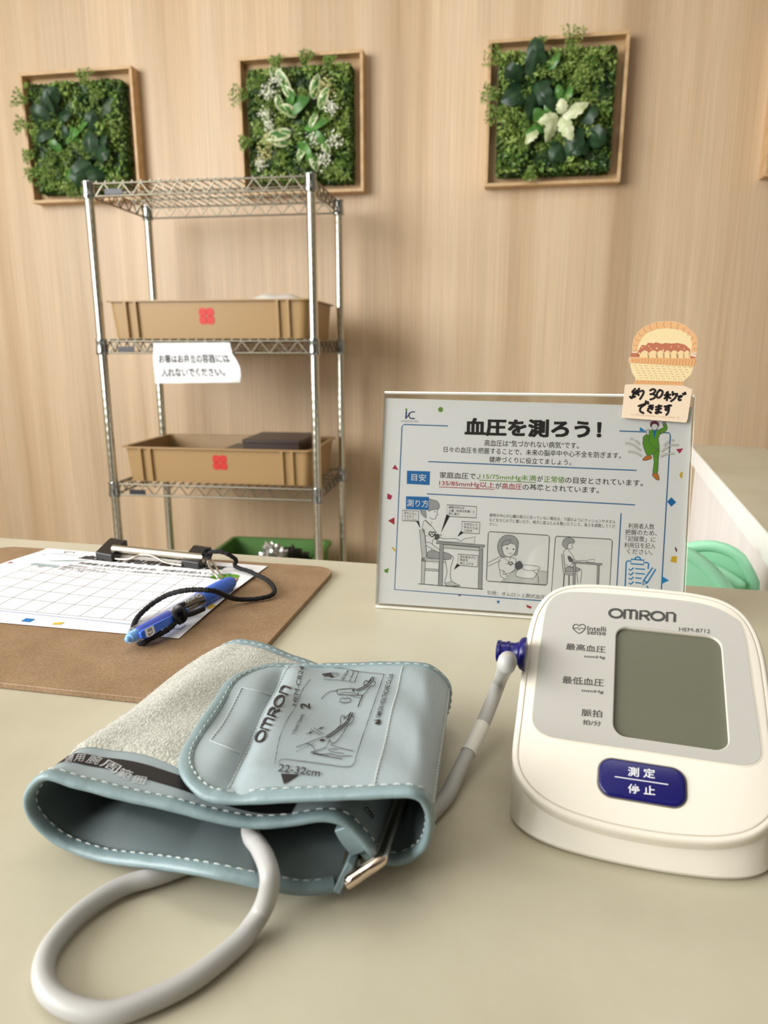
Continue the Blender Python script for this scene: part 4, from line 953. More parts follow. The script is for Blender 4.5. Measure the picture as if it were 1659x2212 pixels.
s1 = lambda x, y: SP.px(800 + x * .5178, 680 + y * .5178)
s5 = lambda x, y: SP.px(780 + x * .27727, 820 + y * .27727)
s6 = lambda x, y: SP.px(1200 + x * .22599, 820 + y * .22599)
INK = ['paper', 'p_black', 'p_grey', 'p_mid', 'p_light', 'p_blue', 'p_line', 'p_sky', 'p_green', 'p_suit', 'p_red', 'p_crimson', 'p_yellow', 'p_navy', 'p_hair', 'p_orange', 'p_white', 'p_tan', 'p_teal']
I = {n: i for i, n in enumerate(INK)}; K, GR, MI, LI = I['p_black'], I['p_grey'], I['p_mid'], I['p_light']; BL, LN, SKY = I['p_blue'], I['p_line'], I['p_sky']; WH = I['p_white']
A = Art(s1)
def T1(s, x0, y0, x1, y1, h, m=K, bold=0.0): A.text(s, (x0, y0), (x1, y1), (x0 + h * .03, y0 - h), m, 3, bold)
T1('血圧を測ろう！', 394, 502, 962, 516, 72, bold=.035)
T1('高血圧は“気づかれない病気“です。', 475, 547, 870, 559, 27, bold=.006)
T1('日々の血圧を把握することで、未来の脳卒中や心不全を防ぎます。', 305, 573, 1046, 600, 25, bold=.006)
T1('健康づくりに役立てましょう。', 495, 615, 838, 628, 25, bold=.006)
LW = .0008
A.line([(240, 612), (1112, 649)], LW, LN); A.line([(235, 747), (1105, 793)], LW, LN)
A.poly([(152, 650), (248, 653), (246, 710), (151, 705)], BL, 4); A.text('目安', (170, 692), (231, 695), (171, 662), WH, 6, .008)
A.poly([(148, 757), (244, 760), (242, 815), (147, 811)], BL, 4); A.text('測り方', (150, 800), (241, 804), (152, 769), WH, 6, .008)
ya = lambda x: 681 + (x - 288) * .0405; yb = lambda x: 716 + (x - 286) * .044
def seg(s, x0, x1, f, m, u=False):
    T1(s, x0, f(x0), x1, f(x1), 27, m, .008)
    if u: A.line([(x0, f(x0) + 2), (x1, f(x1) + 2)], .0005, m)
G_, R_ = I['p_green'], I['p_red']
seg('家庭血圧で、', 288, 452, ya, K); seg('115/75mmHg未満', 454, 692, ya, G_, True); seg('が', 696, 720, ya, K); seg('正常値', 724, 810, ya, G_); seg('の目安とされています。', 813, 1138, ya, K)
seg('135/85mmHg以上', 286, 517, yb, R_, True); seg('が', 521, 546, yb, K); seg('高血圧', 548, 632, yb, R_); seg('の基準とされています。', 635, 954, yb, K)
A.line([(1047, 828), (1029, 1135), (1024, 1215)], LW, LN)
for s, x0, y0, x1, y1 in (('利用者人数', 1077, 892, 1185, 896), ('把握のため、', 1064, 918, 1196, 923), ('「記録票」に', 1066, 945, 1190, 950), ('利用日を記入', 1060, 972, 1190, 977), ('ください。', 1072, 998, 1178, 1003)): T1(s, x0, y0, x1, y1, 23)
T1('腕帯の中心が心臓の高さに合っていない場合は、下図のようにクッションやタオル', 497, 843, 1023, 872, 15)
T1('などをひじの下に置いたり、椅子に座ぶとんを敷いたりして、高さを調整してくだ', 496, 863, 1023, 891, 15); T1('さい。', 496, 880, 530, 882, 14)
T1('引用：オムロン上腕式血圧計 取扱説明書', 487, 1168, 860, 1198, 17)
A.line([(323, 463), (140, 457), (131, 466), (100, 1147), (700, 1193), (1208, 1232), (1216, 1140), (1253, 502), (1248, 492), (1040, 484)], LW, LN)
# drawings
A.conv = s5; lw = .00035
def pl(P, m=MI, w=lw, c=0, closed=False, z=5): A.line(P, w, m, z, closed=closed, curve=c)
def shp(P, m, z=3, c=0, o=True, w=lw):
    if c: P = [tuple(p) for p in spline(P, c, True)]
    A.poly(P, m, z); 
    if o: A.line(P, w, MI, z + .5, closed=True)
A.dot((350, 232), 9, I['p_green']); pl([(351, 242), (346, 303)], I['p_navy'], .0010); pl([(418, 250), (392, 250), (375, 262), (370, 280), (378, 297), (392, 302), (416, 302)], I['p_navy'], .0008); pl([(348, 303), (378, 254)], I['p_navy'], .0006)
A.text('KYORITSU.COM', (310, 329), (443, 331), (310, 317), MI, 3)
A.dot((618, 232), 20, I['p_green'])
for P, m in (([(262, 662), (240, 693), (290, 705)], 'p_crimson'), ([(203, 885), (242, 905), (228, 937), (200, 928)], 'p_crimson'), ([(207, 1100), (258, 1073), (258, 1132)], 'p_red'), ([(232, 1308), (250, 1308), (270, 1330), (262, 1342)], 'p_yellow'), ([(177, 1483), (214, 1468), (206, 1510), (180, 1500)], 'p_green'),
             ([(757, 1675), (785, 1680), (760, 1690)], 'p_hair'), ([(1053, 1725), (1083, 1725), (1068, 1750)], 'p_blue'), ([(1288, 1755), (1330, 1772), (1322, 1788), (1290, 1775)], 'p_red')): A.poly(P, I[m], 2)
# seated person at the table
shp([(452, 1168), (490, 1165), (510, 1380), (475, 1405)], LI); shp([(470, 1400), (500, 1402), (490, 1592), (466, 1590)], LI); shp([(468, 1390), (660, 1402), (660, 1426), (468, 1415)], LI); shp([(605, 1425), (632, 1427), (628, 1607), (600, 1605)], LI); shp([(495, 1473), (605, 1480), (605, 1494), (495, 1488)], LI)
shp([(520, 938), (565, 938), (596, 952), (608, 980), (604, 1004), (578, 1012), (545, 1016), (523, 1022)], GR, 3, 40); shp([(458, 1018), (502, 1022), (508, 1082), (492, 1072), (468, 1048)], GR, 3)
pl([(600, 1002), (588, 1035), (598, 1054), (582, 1060), (578, 1084), (550, 1086), (532, 1072)], c=30); A.dot((572, 1030), 4, K, 6)
shp([(495, 1095), (545, 1140), (570, 1170), (600, 1215), (590, 1250), (560, 1245), (545, 1330), (512, 1352), (498, 1220), (475, 1160)], WH, 2.5, 50); pl([(495, 1095), (540, 1140), (550, 1108)]); pl([(480, 1160), (495, 1215), (520, 1220)])
shp([(512, 1358), (545, 1332), (640, 1345), (696, 1366), (684, 1402), (520, 1388)], GR, 3.4, 40); shp([(500, 1285), (560, 1325), (605, 1345), (632, 1335), (590, 1312), (528, 1268)], WH, 4, 30)
shp([(575, 1205), (605, 1208), (612, 1232), (585, 1252), (572, 1240)], MI, 4); pl([(610, 1225), (640, 1240), (700, 1240), (745, 1242), (775, 1262)], c=24); pl([(590, 1250), (640, 1262), (770, 1268)], c=20)
pl([(552, 1225), (528, 1205), (532, 1188), (545, 1187), (552, 1196), (562, 1187), (575, 1192), (572, 1208)], K, .0007, 40, True); pl([(530, 1205), (630, 1212)], K, .0004)
pl([(696, 1368), (718, 1388), (697, 1470), (700, 1562), (770, 1606)], c=30); pl([(655, 1425), (668, 1500), (655, 1602), (770, 1610)], c=24); shp([(655, 1588), (705, 1572), (772, 1608), (660, 1606)], LI)
shp([(583, 1262), (965, 1290), (962, 1308), (582, 1278)], GR, 6); shp([(635, 1285), (925, 1310), (922, 1335), (633, 1312)], LI, 5); shp([(612, 1285), (640, 1287), (632, 1603), (602, 1600)], GR, 6); shp([(920, 1312), (948, 1314), (940, 1632), (910, 1630)], GR, 6)
shp([(778, 1262), (800, 1242), (888, 1226), (880, 1282), (790, 1276)], WH, 6.5); pl([(443, 1592), (948, 1635)], K, .0005)
for P, q, lines in (([(320, 1018), (447, 1025), (445, 1105), (318, 1098)], [(425, 1100), (447, 1100), (460, 1160)], ('背もたれに', 'もたれて', 'リラックス')), ([(668, 975), (900, 990), (897, 1078), (664, 1065)], [(664, 1050), (690, 1062), (620, 1195)], ('腕帯の中心は', '心臓（目安は乳頭）と', '同じ高さ')),
                    ([(785, 1105), (925, 1112), (920, 1202), (780, 1193)], [(775, 1180), (800, 1192), (748, 1225)], ('力を抜いて', '手のひらは', '上向き')), ([(755, 1360), (910, 1372), (905, 1460), (750, 1447)], [(745, 1435), (772, 1447), (720, 1483)], ('足を組まずに', '両足を', '床につける'))):
    shp(P, WH, 7, w=.0005); A.poly(q, K, 8); n0 = max(map(len, lines)); x0, y0 = P[0]; wtot = (P[1][0] - x0) - 30
    for r, s in enumerate(lines):
        yy = y0 + 30 + r * 25; A.text(s, (x0 + 14, yy), (x0 + 14 + wtot * len(s) / n0, yy + 10 * len(s) / n0), (x0 + 14, yy - 21), K, 9, .008)
# framed drawing of a person resting the arm on a cushion
fr = [(990 + 0, 1195), (1005, 1185), (1455, 1214), (1468, 1228), (1450, 1592), (1438, 1604), (990, 1572), (976, 1560)]; shp(fr, WH, 2, w=.0006)
shp([(1090, 1574), (1205, 1480), (1300, 1478), (1448, 1497), (1440, 1600)], LI, 3, w=.0003); pl([(985, 1430), (1100, 1370)]); pl([(985, 1455), (1090, 1410)])
shp([(1078, 1365), (1062, 1300), (1085, 1240), (1130, 1212), (1190, 1220), (1224, 1262), (1220, 1330), (1205, 1372), (1150, 1350), (1110, 1385)], GR, 4, 50); shp([(1098, 1300), (1125, 1275), (1195, 1285), (1206, 1322), (1190, 1360), (1155, 1382), (1115, 1365)], WH, 5, 40)
shp([(1098, 1300), (1110, 1262), (1165, 1250), (1150, 1285), (1120, 1290)], GR, 6, 24); A.dot((1138, 1316), 6, K, 7); A.dot((1187, 1322), 6, K, 7); pl([(1150, 1352), (1165, 1356), (1178, 1352)], c=10, z=7)
shp([(1110, 1385), (1075, 1410), (1078, 1480), (1110, 1490), (1108, 1520), (1190, 1490), (1200, 1450), (1205, 1400), (1160, 1385)], WH, 4, 50); pl([(1078, 1480), (1085, 1530), (1120, 1560)]); pl([(1110, 1488), (1140, 1535)]); pl([(1110, 1388), (1150, 1420), (1165, 1385)], z=6)
shp([(1210, 1500), (1250, 1455), (1300, 1448), (1372, 1462), (1385, 1480), (1372, 1505), (1340, 1548), (1255, 1545), (1208, 1530)], WH, 5, 50); shp([(1250, 1450), (1300, 1445), (1385, 1460), (1383, 1478), (1320, 1490), (1268, 1480)], WH, 6, 36); shp([(1200, 1440), (1238, 1415), (1260, 1460), (1216, 1482)], MI, 7, 24)
pl([(1165, 1450), (1148, 1432), (1152, 1422), (1163, 1427), (1173, 1421), (1180, 1432), (1165, 1450)], K, .0005, 30, z=7); pl([(1125, 1436), (1205, 1440)], K, .0003, z=7); pl([(1340, 1490), (1375, 1530), (1383, 1590)], c=16, z=6)
A.conv = s6
# small framed drawing of a person at the table
shp([(0, 1510), (12, 1498), (530, 1527), (545, 1545), (515, 2080), (-40, 2050)], WH, 2, w=.0006)
shp([(65, 1570), (85, 1525), (130, 1510), (175, 1530), (180, 1558), (125, 1572), (112, 1618), (78, 1600)], GR, 4, 40); pl([(172, 1562), (157, 1588), (166, 1604), (148, 1620), (120, 1612)], c=24)
shp([(82, 1640), (115, 1620), (140, 1650), (180, 1720), (120, 1800), (80, 1800), (70, 1700)], WH, 3, 36); shp([(58, 1670), (80, 1668), (97, 1850), (75, 1852)], LI, 4); shp([(100, 1800), (160, 1790), (220, 1802), (228, 1830), (105, 1840)], GR, 4.5, 30); shp([(118, 1690), (150, 1700), (165, 1735), (135, 1740)], MI, 5, 20)
pl([(165, 1720), (215, 1735), (275, 1730), (310, 1745)], c=20); pl([(100, 1770), (150, 1795), (190, 1800)], c=16); pl([(222, 1805), (252, 1830), (238, 1950)], c=16); pl([(205, 1840), (215, 1950)]); shp([(90, 1850), (185, 1858), (185, 1872), (90, 1866)], LI, 4); pl([(85, 1852), (75, 2000)], w=.0008); pl([(130, 1870), (130, 2000)], w=.0008)
shp([(157, 1740), (450, 1760), (448, 1776), (156, 1753)], GR, 6); shp([(172, 1756), (195, 1757), (185, 2010), (165, 2008)], GR, 6); shp([(402, 1775), (422, 1776), (412, 2010), (394, 2010)], GR, 6); shp([(295, 1745), (315, 1725), (375, 1718), (370, 1752)], WH, 6.5)
for P, m in (([(1155, 665), (1225, 655), (1190, 707)], 'p_crimson'), ([(1218, 878), (1200, 885), (1188, 908), (1196, 935), (1215, 945)], 'p_yellow'), ([(1110, 1125), (1157, 1172), (1110, 1215), (1070, 1168)], 'p_blue'), ([(1142, 1595), (1165, 1620), (1165, 1650), (1150, 1640)], 'p_hair'), ([(1117, 1690), (1165, 1690), (1160, 1755), (1100, 1740)], 'p_yellow'), ([(1022, 1880), (1088, 1922), (1018, 1955)], 'p_sky'), ([(810, 452), (868, 490), (806, 490)], 'p_sky')): A.poly(P, I[m], 3)
# jumping figure in a green suit
SU, OR = I['p_suit'], I['p_orange']
def cs(P, m, z, c=30): shp(P, m, z, c, w=.00035)
cs([(985, 482), (1035, 456), (1028, 432), (1052, 412), (1070, 455), (1056, 490), (1000, 520)], SU, 4); cs([(1024, 408), (1055, 405), (1050, 424), (1032, 428)], GR, 4.5, 16)
cs([(880, 520), (906, 528), (902, 570), (862, 582), (838, 570), (846, 542)], SU, 4); cs([(872, 482), (900, 478), (902, 518), (880, 526)], WH, 5, 16)
cs([(930, 668), (992, 652), (986, 760), (976, 892), (934, 896), (944, 780)], SU, 4); cs([(835, 592), (862, 574), (905, 590), (965, 650), (985, 662), (950, 690), (912, 720), (880, 726), (850, 660)], SU, 5)
cs([(895, 492), (930, 478), (985, 480), (1002, 512), (985, 560), (992, 652), (948, 650), (915, 620), (890, 590), (902, 540)], SU, 6); A.poly([(932, 482), (970, 482), (948, 560)], BL, 7); cs([(838, 756), (880, 725), (918, 730), (915, 755), (870, 770), (840, 770)], OR, 6, 20); cs([(930, 900), (975, 895), (992, 940), (988, 962), (960, 950), (932, 920)], OR, 6, 20)
cs([(918, 440), (925, 415), (975, 415), (982, 445), (965, 475), (948, 482), (932, 475)], WH, 7, 30); cs([(910, 450), (910, 415), (930, 398), (965, 398), (990, 420), (985, 450), (970, 425), (935, 422), (922, 440)], I['p_hair'], 8); A.dot((938, 445), 3, K, 9); A.dot((960, 445), 3, K, 9)
TA_ = I['p_tan']
for P in ([(715, 560), (745, 572)], [(760, 580), (785, 597), (805, 625)], [(668, 605), (740, 620), (820, 680)], [(697, 688), (760, 695), (825, 730)], [(1136, 576), (1112, 583)], [(1092, 588), (1062, 605), (1040, 635)], [(1180, 625), (1100, 628), (1015, 690)], [(1140, 707), (1075, 708), (1008, 735)]):
    pl(P, TA_, .0012, 16 if len(P) > 2 else 4, z=10); pl(P, WH, .0007, 16 if len(P) > 2 else 4, z=11)
# clipboard pictogram
for P, cl in (([(655, 2050), (668, 1960), (678, 1748), (690, 1735), (722, 1737)], 0), ([(725, 1718), (848, 1728), (845, 1770), (722, 1762)], 1), ([(760, 1720), (766, 1703), (790, 1695), (810, 1705), (816, 1724)], 0), ([(850, 1750), (885, 1752), (893, 1762), (887, 1812)], 0), ([(930, 1800), (960, 1815), (878, 1945), (836, 1962), (846, 1920)], 1), ([(846, 1920), (878, 1945)], 0), ([(870, 1975), (885, 1985), (880, 2050)], 0)): pl(P, SKY, .0009, closed=bool(cl), z=4)
for y in (1812, 1857, 1900, 1945): pl([(702, y - 2), (720, y + 14), (748, y - 12)], SKY, .0009, z=4); pl([(765, y - 4), (858 if y < 1900 else 825, y + 4)], SKY, .0008, z=4)
b = MB(); pq = [(.0006, .0014), (.2100, .0014), (.2096, .1470), (.0008, .1500)]
b.add([SP.P(u, v, -.0012) for u, v in pq], [(0, 1, 2, 3)]); b.add([SP.P(u, v, -.0014) for u, v in pq], [(3, 2, 1, 0)])
A.into(b, lambda u, v, z: SP.P(u, v, -.0012 + z), .000018)
o = wbuild(b, 'poster', [M[n] for n in INK]); tag(o, 'printed blood pressure poster held inside the clear acrylic stand', 'poster')

# card with a basket and a handwritten note
cq = lambda x, y: SP.px(1340 + x * .1085, 680 + y * .1085); nq = lambda x, y: SP.px(1340 + x * .1085, 830 + y * .1085)
CI = ['card', 'c_handle', 'c_cream', 'c_jam', 'c_bread', 'c_rim', 'c_line', 'c_faint', 'black_ink']
A = Art(cq)
note = [nq(20, 670), nq(1300, 770), nq(1330, 700), nq(1418, 110), nq(1380, 95)]
bask = [cq(*p) for p in ((1255, 1420), (1235, 1345), (1290, 1290), (1400, 1200), (1450, 1050), (1505, 1000), (1500, 940), (1485, 860), (1510, 760), (1530, 600), (1515, 440), (1420, 330), (1260, 210), (1080, 145), (900, 135), (700, 155), (500, 230), (350, 340), (260, 480), (235, 620), (235, 740), (185, 850), (155, 920), (195, 980), (200, 1060), (240, 1180), (300, 1270), (290, 1340), (255, 1390))]
outl = note + bask + [nq(100, 12), nq(85, 30)]
b = MB(); k = len(outl); b.rings([[SP.P(u, v, .0012) for u, v in outl], [SP.P(u, v, .0016) for u, v in outl]])
A.poly([(240, 740), (235, 620), (262, 480), (352, 342), (500, 232), (700, 158), (900, 140), (1080, 150), (1260, 215), (1420, 335), (1512, 440), (1526, 600), (1505, 760), (1400, 760), (1415, 600), (1400, 450), (1300, 370), (1180, 310), (900, 275), (700, 300), (520, 370), (420, 470), (350, 600), (325, 740)], 1, 2)
A.poly([(330, 740), (352, 600), (422, 470), (522, 372), (700, 302), (900, 278), (1180, 312), (1300, 372), (1398, 452), (1412, 600), (1400, 760), (1390, 860), (330, 860)], 2, 1)
A.poly([(200, 860), (1490, 880), (1500, 980), (1440, 1040), (200, 965), (160, 920)], 5, 5)
A.poly([(200, 968), (1438, 1042), (1395, 1195), (1285, 1290), (1238, 1345), (300, 1300), (300, 1270), (242, 1180)], 2, 2)
A.poly([(300, 1305), (1235, 1345), (1250, 1415), (262, 1388)], 5, 3)
A.poly([(330, 760), (420, 610), (500, 620), (545, 565), (660, 580), (690, 555), (820, 590), (890, 570), (1010, 585), (1130, 570), (1280, 610), (1380, 700), (1385, 850), (335, 850)], 3, 3)
A.poly([(200, 770), (320, 770), (375, 850), (190, 850)], 3, 3); A.poly([(1370, 850), (1400, 830), (1485, 850), (1480, 900), (1370, 900)], 3, 3)
for x, w in ((470, 95), (640, 95), (790, 85), (920, 80), (1060, 85), (1190, 85), (1310, 70)):
    A.poly([(x - w, 870), (x - w, 800), (x - w * .6, 735 + (x % 3) * 10), (x, 715), (x + w * .7, 740), (x + w, 800), (x + w, 880)], 4, 4); A.line([(x + w * .6, 760), (x + w * .75, 865)], .00022, 6, 5)
for a in np.linspace(195, -15, 17):
    q = math.radians(a); A.line([(880 + 560 * math.cos(q), 690 - 420 * math.sin(q)), (880 + 610 * math.cos(q + .06), 690 - 480 * math.sin(q + .06)), (880 + 640 * math.cos(q + .02), 690 - 540 * math.sin(q + .02))], .0002, 6, 4)
for x in range(230, 1480, 62): A.line([(x, 885 + x * .01), (x + 18, 920), (x - 8, 965 + (x - 200) * .05)], .0002, 6, 6)
for r in range(6):
    for x in range(250 + 25 * r, 1400 - 30 * r, 110): A.line([(x, 1015 + r * 48 + (x - 200) * .035), (x + 65, 1018 + r * 48 + (x - 200) * .035)], .0002, 6, 4)
for x in range(320, 1240, 55): A.line([(x + 20, 1320), (x, 1375)], .0002, 6, 5)
for x, y in ((430, 660), (560, 640), (715, 680), (845, 715), (600, 690), (1000, 650), (1150, 640), (1260, 690), (365, 775)): A.dot((x, y), 17, 4 if x % 2 else 5, 5)
A.conv = nq
A.text('© 1989 Eiko Kadono · Studio Ghibli · N', (200, 622), (1160, 690), (205, 585), 7, 2)
S_ = .0014
def br(P, w=1.0): A.line(P, S_ * w, 8, 3, curve=0 if len(P) == 2 else 4 * len(P)); A.conv_dot(P)
def _cd(P):
    for p in (P[0], P[-1]):
        u, v = A.conv(*p); b_ = [(u + S_ * .5 * math.cos(t), v + S_ * .5 * math.sin(t)) for t in np.linspace(0, 2 * math.pi, 11)[:-1]]; A.put(b_, [tuple(range(10))], 8, 3)
A.conv_dot = _cd
for P in ([(285, 100), (225, 165), (300, 165), (240, 215)], [(330, 130), (265, 190), (330, 200)], [(185, 255), (215, 285)], [(235, 250), (250, 270)], [(270, 245), (285, 255)], [(365, 95), (330, 190)], [(345, 165), (445, 135), (445, 200), (385, 300)], [(345, 195), (355, 225)],
          [(585, 130), (640, 105), (690, 135), (640, 195), (590, 205)], [(630, 200), (690, 235), (660, 285), (590, 310)], [(770, 125), (720, 190), (720, 260), (760, 275), (815, 220), (830, 150), (770, 120)],
          [(935, 160), (905, 185)], [(870, 225), (985, 215)], [(935, 190), (915, 325)], [(925, 240), (870, 290)], [(940, 250), (985, 285)], [(1030, 160), (1035, 225)], [(1060, 200), (1120, 200)], [(1115, 215), (1070, 290), (1000, 345)], [(1145, 250), (1220, 240), (1150, 290), (1160, 325), (1190, 320)], [(1235, 195), (1255, 210)], [(1275, 175), (1285, 200)],
          [(355, 440), (500, 395), (400, 470), (385, 540), (450, 580)], [(500, 345), (495, 400)], [(540, 360), (545, 395)], [(560, 450), (640, 430)], [(545, 495), (640, 475)], [(590, 425), (620, 510)], [(535, 530), (600, 575)], [(700, 460), (810, 440)], [(700, 510), (800, 490)], [(760, 425), (745, 570), (690, 580), (720, 550), (800, 570)], [(870, 450), (1000, 430)], [(955, 425), (950, 510), (890, 520), (900, 480), (950, 490), (945, 560), (905, 615)]): br(P)
A.into(b, lambda u, v, z: SP.P(u, v, .0016 + z), .00003)
o = wbuild(b, 'note_card', [M[n] for n in CI]); tag(o, 'peach card with bread basket and handwritten note, on the acrylic stand\'s top corner', 'card')

# ------------------------------------------------------------------ clipboard
CBY = math.radians(-11.8); cU = np.array([math.cos(CBY), math.sin(CBY), 0]); cN = np.array([-math.sin(CBY), math.cos(CBY), 0])
CB = Plane((-.0445, .5770, .0036), cU, cN)
cb = empty('clipboard', (-.20, .48, 0)); tag(cb, 'brown hardboard clipboard with a steel and black clip, at the left of the table', 'clipboard')
b = MB(); o = rrect(-.322, -.243, .0045, .0006, .018, 8); b.rings([[CB.P(u, v, n) for u, v in o] for n in (-.0034, 0)]); wbuild(b, 'board', M['mdf'], cb, smooth=40, bevel=.0004)
clip = empty('clip', (0, 0, 0)); C.objects.unlink(clip); bpy.data.objects.remove(clip)
pA, pB = at(245, 1186, .0135), at(440, 1206, .0125)
b = MB(); b.tube([pA, pB], .0040, 14, sx=.8); wbuild(b, 'clip_bar', M['steel'], cb, smooth=50)
for (p0, p1, p2, p3, nm) in (((207, 1203), (243, 1215), (222, 1186), (237, 1190), 0), ((392, 1222), (431, 1228), (437, 1201), (450, 1207), 1)):
    pass
def foot(l, r, back):
    """black jaw: lies on the paper at its front, rises to the bar at its back"""
    a, c = at(*l, .0050), at(*r, .0050); d = at(*back, .0120); ax = (c - a); ax /= np.linalg.norm(ax); dep = cN
    w = np.linalg.norm(c - a); b = MB()
    L = [(0, .0, .0), (0, .0, .0062), (0.010, .0, .0090), (.022, 0, .0125), (.026, 0, .0125), (.026, 0, .0060), (.014, 0, .0012), (.012, 0, 0)]
    P0 = [a + dep * y + np.array([0, 0, z]) for y, _, z in L]; b.rings([[p for p in P0], [p + ax * w for p in P0]]); wbuild(b, 'clip_jaw', M['black_plastic'], cb, bevel=.0008)
foot((207, 1207), (242, 1214), (232, 1188)); foot((392, 1225), (430, 1231), (444, 1203))
b = MB(); b.tube(spline([at(240, 1205, .0075), at(258, 1208, .0068), at(277, 1208, .0078), at(292, 1203, .0100), at(305, 1199, .0115), at(325, 1200, .0118), at(340, 1206, .0100), at(355, 1214, .0078), at(372, 1218, .0068), at(393, 1221, .0070)], 60), .0011, 8); wbuild(b, 'clip_wire', M['steel'], cb, smooth=60)
rc = [at(444, 1200, .012), at(448, 1212, .0125), at(456, 1228, .0118), at(466, 1242, .0096), at(474, 1251, .0068), at(479, 1247, .0060), at(470, 1232, .0075), at(460, 1214, .0098), at(451, 1200, .0118)]
b = MB(); q = spline(rc, 60, True); b.tube(list(q) + [q[0]], .0009, 8); o = wbuild(b, 'steel_ring', M['chrome'], smooth=60); tag(o, 'small steel ring hooked on the right jaw of the clipboard clip', 'ring')

# printed record sheet
PU0, PU1, PV0, PV1 = -.2725, -.0535, -.1672, -.0100
def sheet(u, v, n=0.0):
    a = (u - PU0) / (PU1 - PU0); c = (v - PV0) / (PV1 - PV0)
    z = .0006 + .0022 * math.sin(math.pi * min(max(c, 0), 1)) * (.4 + .6 * (1 - a)) + .0010 * math.sin(7 * a + 2 * c) * math.sin(math.pi * min(max(c, 0), 1)) + .004 * max(0, .35 - a) * max(0, 1 - c)
    return CB.P(u, v, z + n)
b = MB(); b.grid([[sheet(PU0 + (PU1 - PU0) * i / 50, PV0 + (PV1 - PV0) * j / 30 + .010 * (1 - i / 50) * (j / 30)) for j in range(31)] for i in range(51)])
A = Art(); fy = lambda u: .010 * (1 - (u - PU0) / (PU1 - PU0)) * .6
def TX(s, u0, u1, v, h, m=K, bold=.01, sl=-.06): A.text(s, (u0, v), (u1, v + (u1 - u0) * sl), (u0 + .0005, v + h), m, 3, bold)
TX('血圧計利用者記録票', -.2235, -.0860, -.0255, .0120, K, .035, -.055)
TX('利用者人数を把握するため、利用日を記入ください。', -.2140, -.0700, -.0405, .0062, K, .012, -.05)
TX('血圧計は、コクストブライト1000様宛にあたり、アクサ生命保険様より', -.2180, -.0720, -.0485, .0046, K, .004, -.05); TX('贈呈いただきました。', -.2195, -.1760, -.0540, .0044, K, .004, -.05)
us = [-.2445, -.2235] + [-.2235 + .0169 * k for k in range(1, 9)]; vs = [-.0600, -.0765, -.0935, -.1105, -.1280, -.1465]
for u in us: A.line([(u, vs[0] + fy(u)) if k == 0 else (u, vs[0] + (vs[-1] - vs[0]) * k / 8 + fy(u) * (1 - k / 8)) for k in range(9)], .00035, MI, 1)
for v in vs: A.line([(us[0] + (us[-1] - us[0]) * k / 12, v + fy(us[0] + (us[-1] - us[0]) * k / 12) * (1 - (v - vs[0]) / (vs[-1] - vs[0]))) for k in range(13)], .00035, MI, 1)
for k, s in enumerate(('7/2', '7/4', '7/4')):
    u = us[k] + .005; TX(s, u, u + .006, -.0655 + fy(u), .0045, MI, 0, 0); A.line([(u + .001 + .0012 * j, -.0725 + fy(u) + .0012 * math.sin(2.1 * j + k)) for j in range(8)], .0003, MI, 2)
A.line([(-.1000, -.0190), (-.0620, -.0240), (-.0600, -.0270), (-.0590, -.1545)], .0006, LN, 2); A.line([(-.0590, -.1545), (-.2600, -.1500)], .0006, LN, 2); A.line([(-.2585, -.150), (-.2600, -.020), (-.257, -.0155), (-.2300, -.0170)], .0006, LN, 2)
A.line([(-.2470, -.0100), (-.2500, -.0055), (-.2440, -.0050)], .0008, K, 2); A.line([(-.2480, -.0115), (-.2400, -.0060), (-.2380, -.0105)], .0008, K, 2)
for k in range(6): A.line([(-.2410 + .003 * k, -.0400 + .001 * k), (-.2250 + .003 * k, -.0330 + .0008 * k)], .0008, I['p_teal'], 2)
for k in range(2): A.line([(-.2480, -.0505 - .0035 * k), (-.2220, -.0515 - .0035 * k)], .0016, I['p_teal'], 2)
for P, m in (([(-.2680, -.052), (-.2640, -.055), (-.2690, -.057)], 'p_red'), ([(-.240, -.1585), (-.236, -.1585), (-.238, -.1625)], 'p_blue'), ([(-.2120, -.158), (-.206, -.158), (-.206, -.162), (-.212, -.161)], 'p_red'), ([(-.1720, -.1575), (-.165, -.1575), (-.165, -.163), (-.172, -.163)], 'p_blue'), ([(-.148, -.1605), (-.142, -.158), (-.142, -.1625), (-.148, -.1635)], 'p_yellow'), ([(-.056, -.093), (-.052, -.0945), (-.0545, -.0975)], 'p_yellow'), ([(-.0572, -.1100), (-.0535, -.1115), (-.0545, -.119), (-.058, -.117)], 'p_yellow'), ([(-.056, -.076), (-.0545, -.079), (-.057, -.079)], 'p_red')): A.poly(P, I[m], 2)
A.poly([tuple(p) for p in spline([(-.0860, -.0480), (-.0760, -.0410), (-.0660, -.0420), (-.0640, -.0490), (-.0720, -.0560), (-.0830, -.0560)], 30, True)], I['p_suit'], 2); A.poly([(-.078, -.041), (-.074, -.0385), (-.073, -.041)], BL, 3)
A.into(b, lambda u, v, z: sheet(u, v, .0002 + z), .00003)
o = wbuild(b, 'record_sheet', [M[n] for n in INK], smooth=60); tag(o, 'white printed record sheet with an empty grid, lying on the clipboard', 'paper')

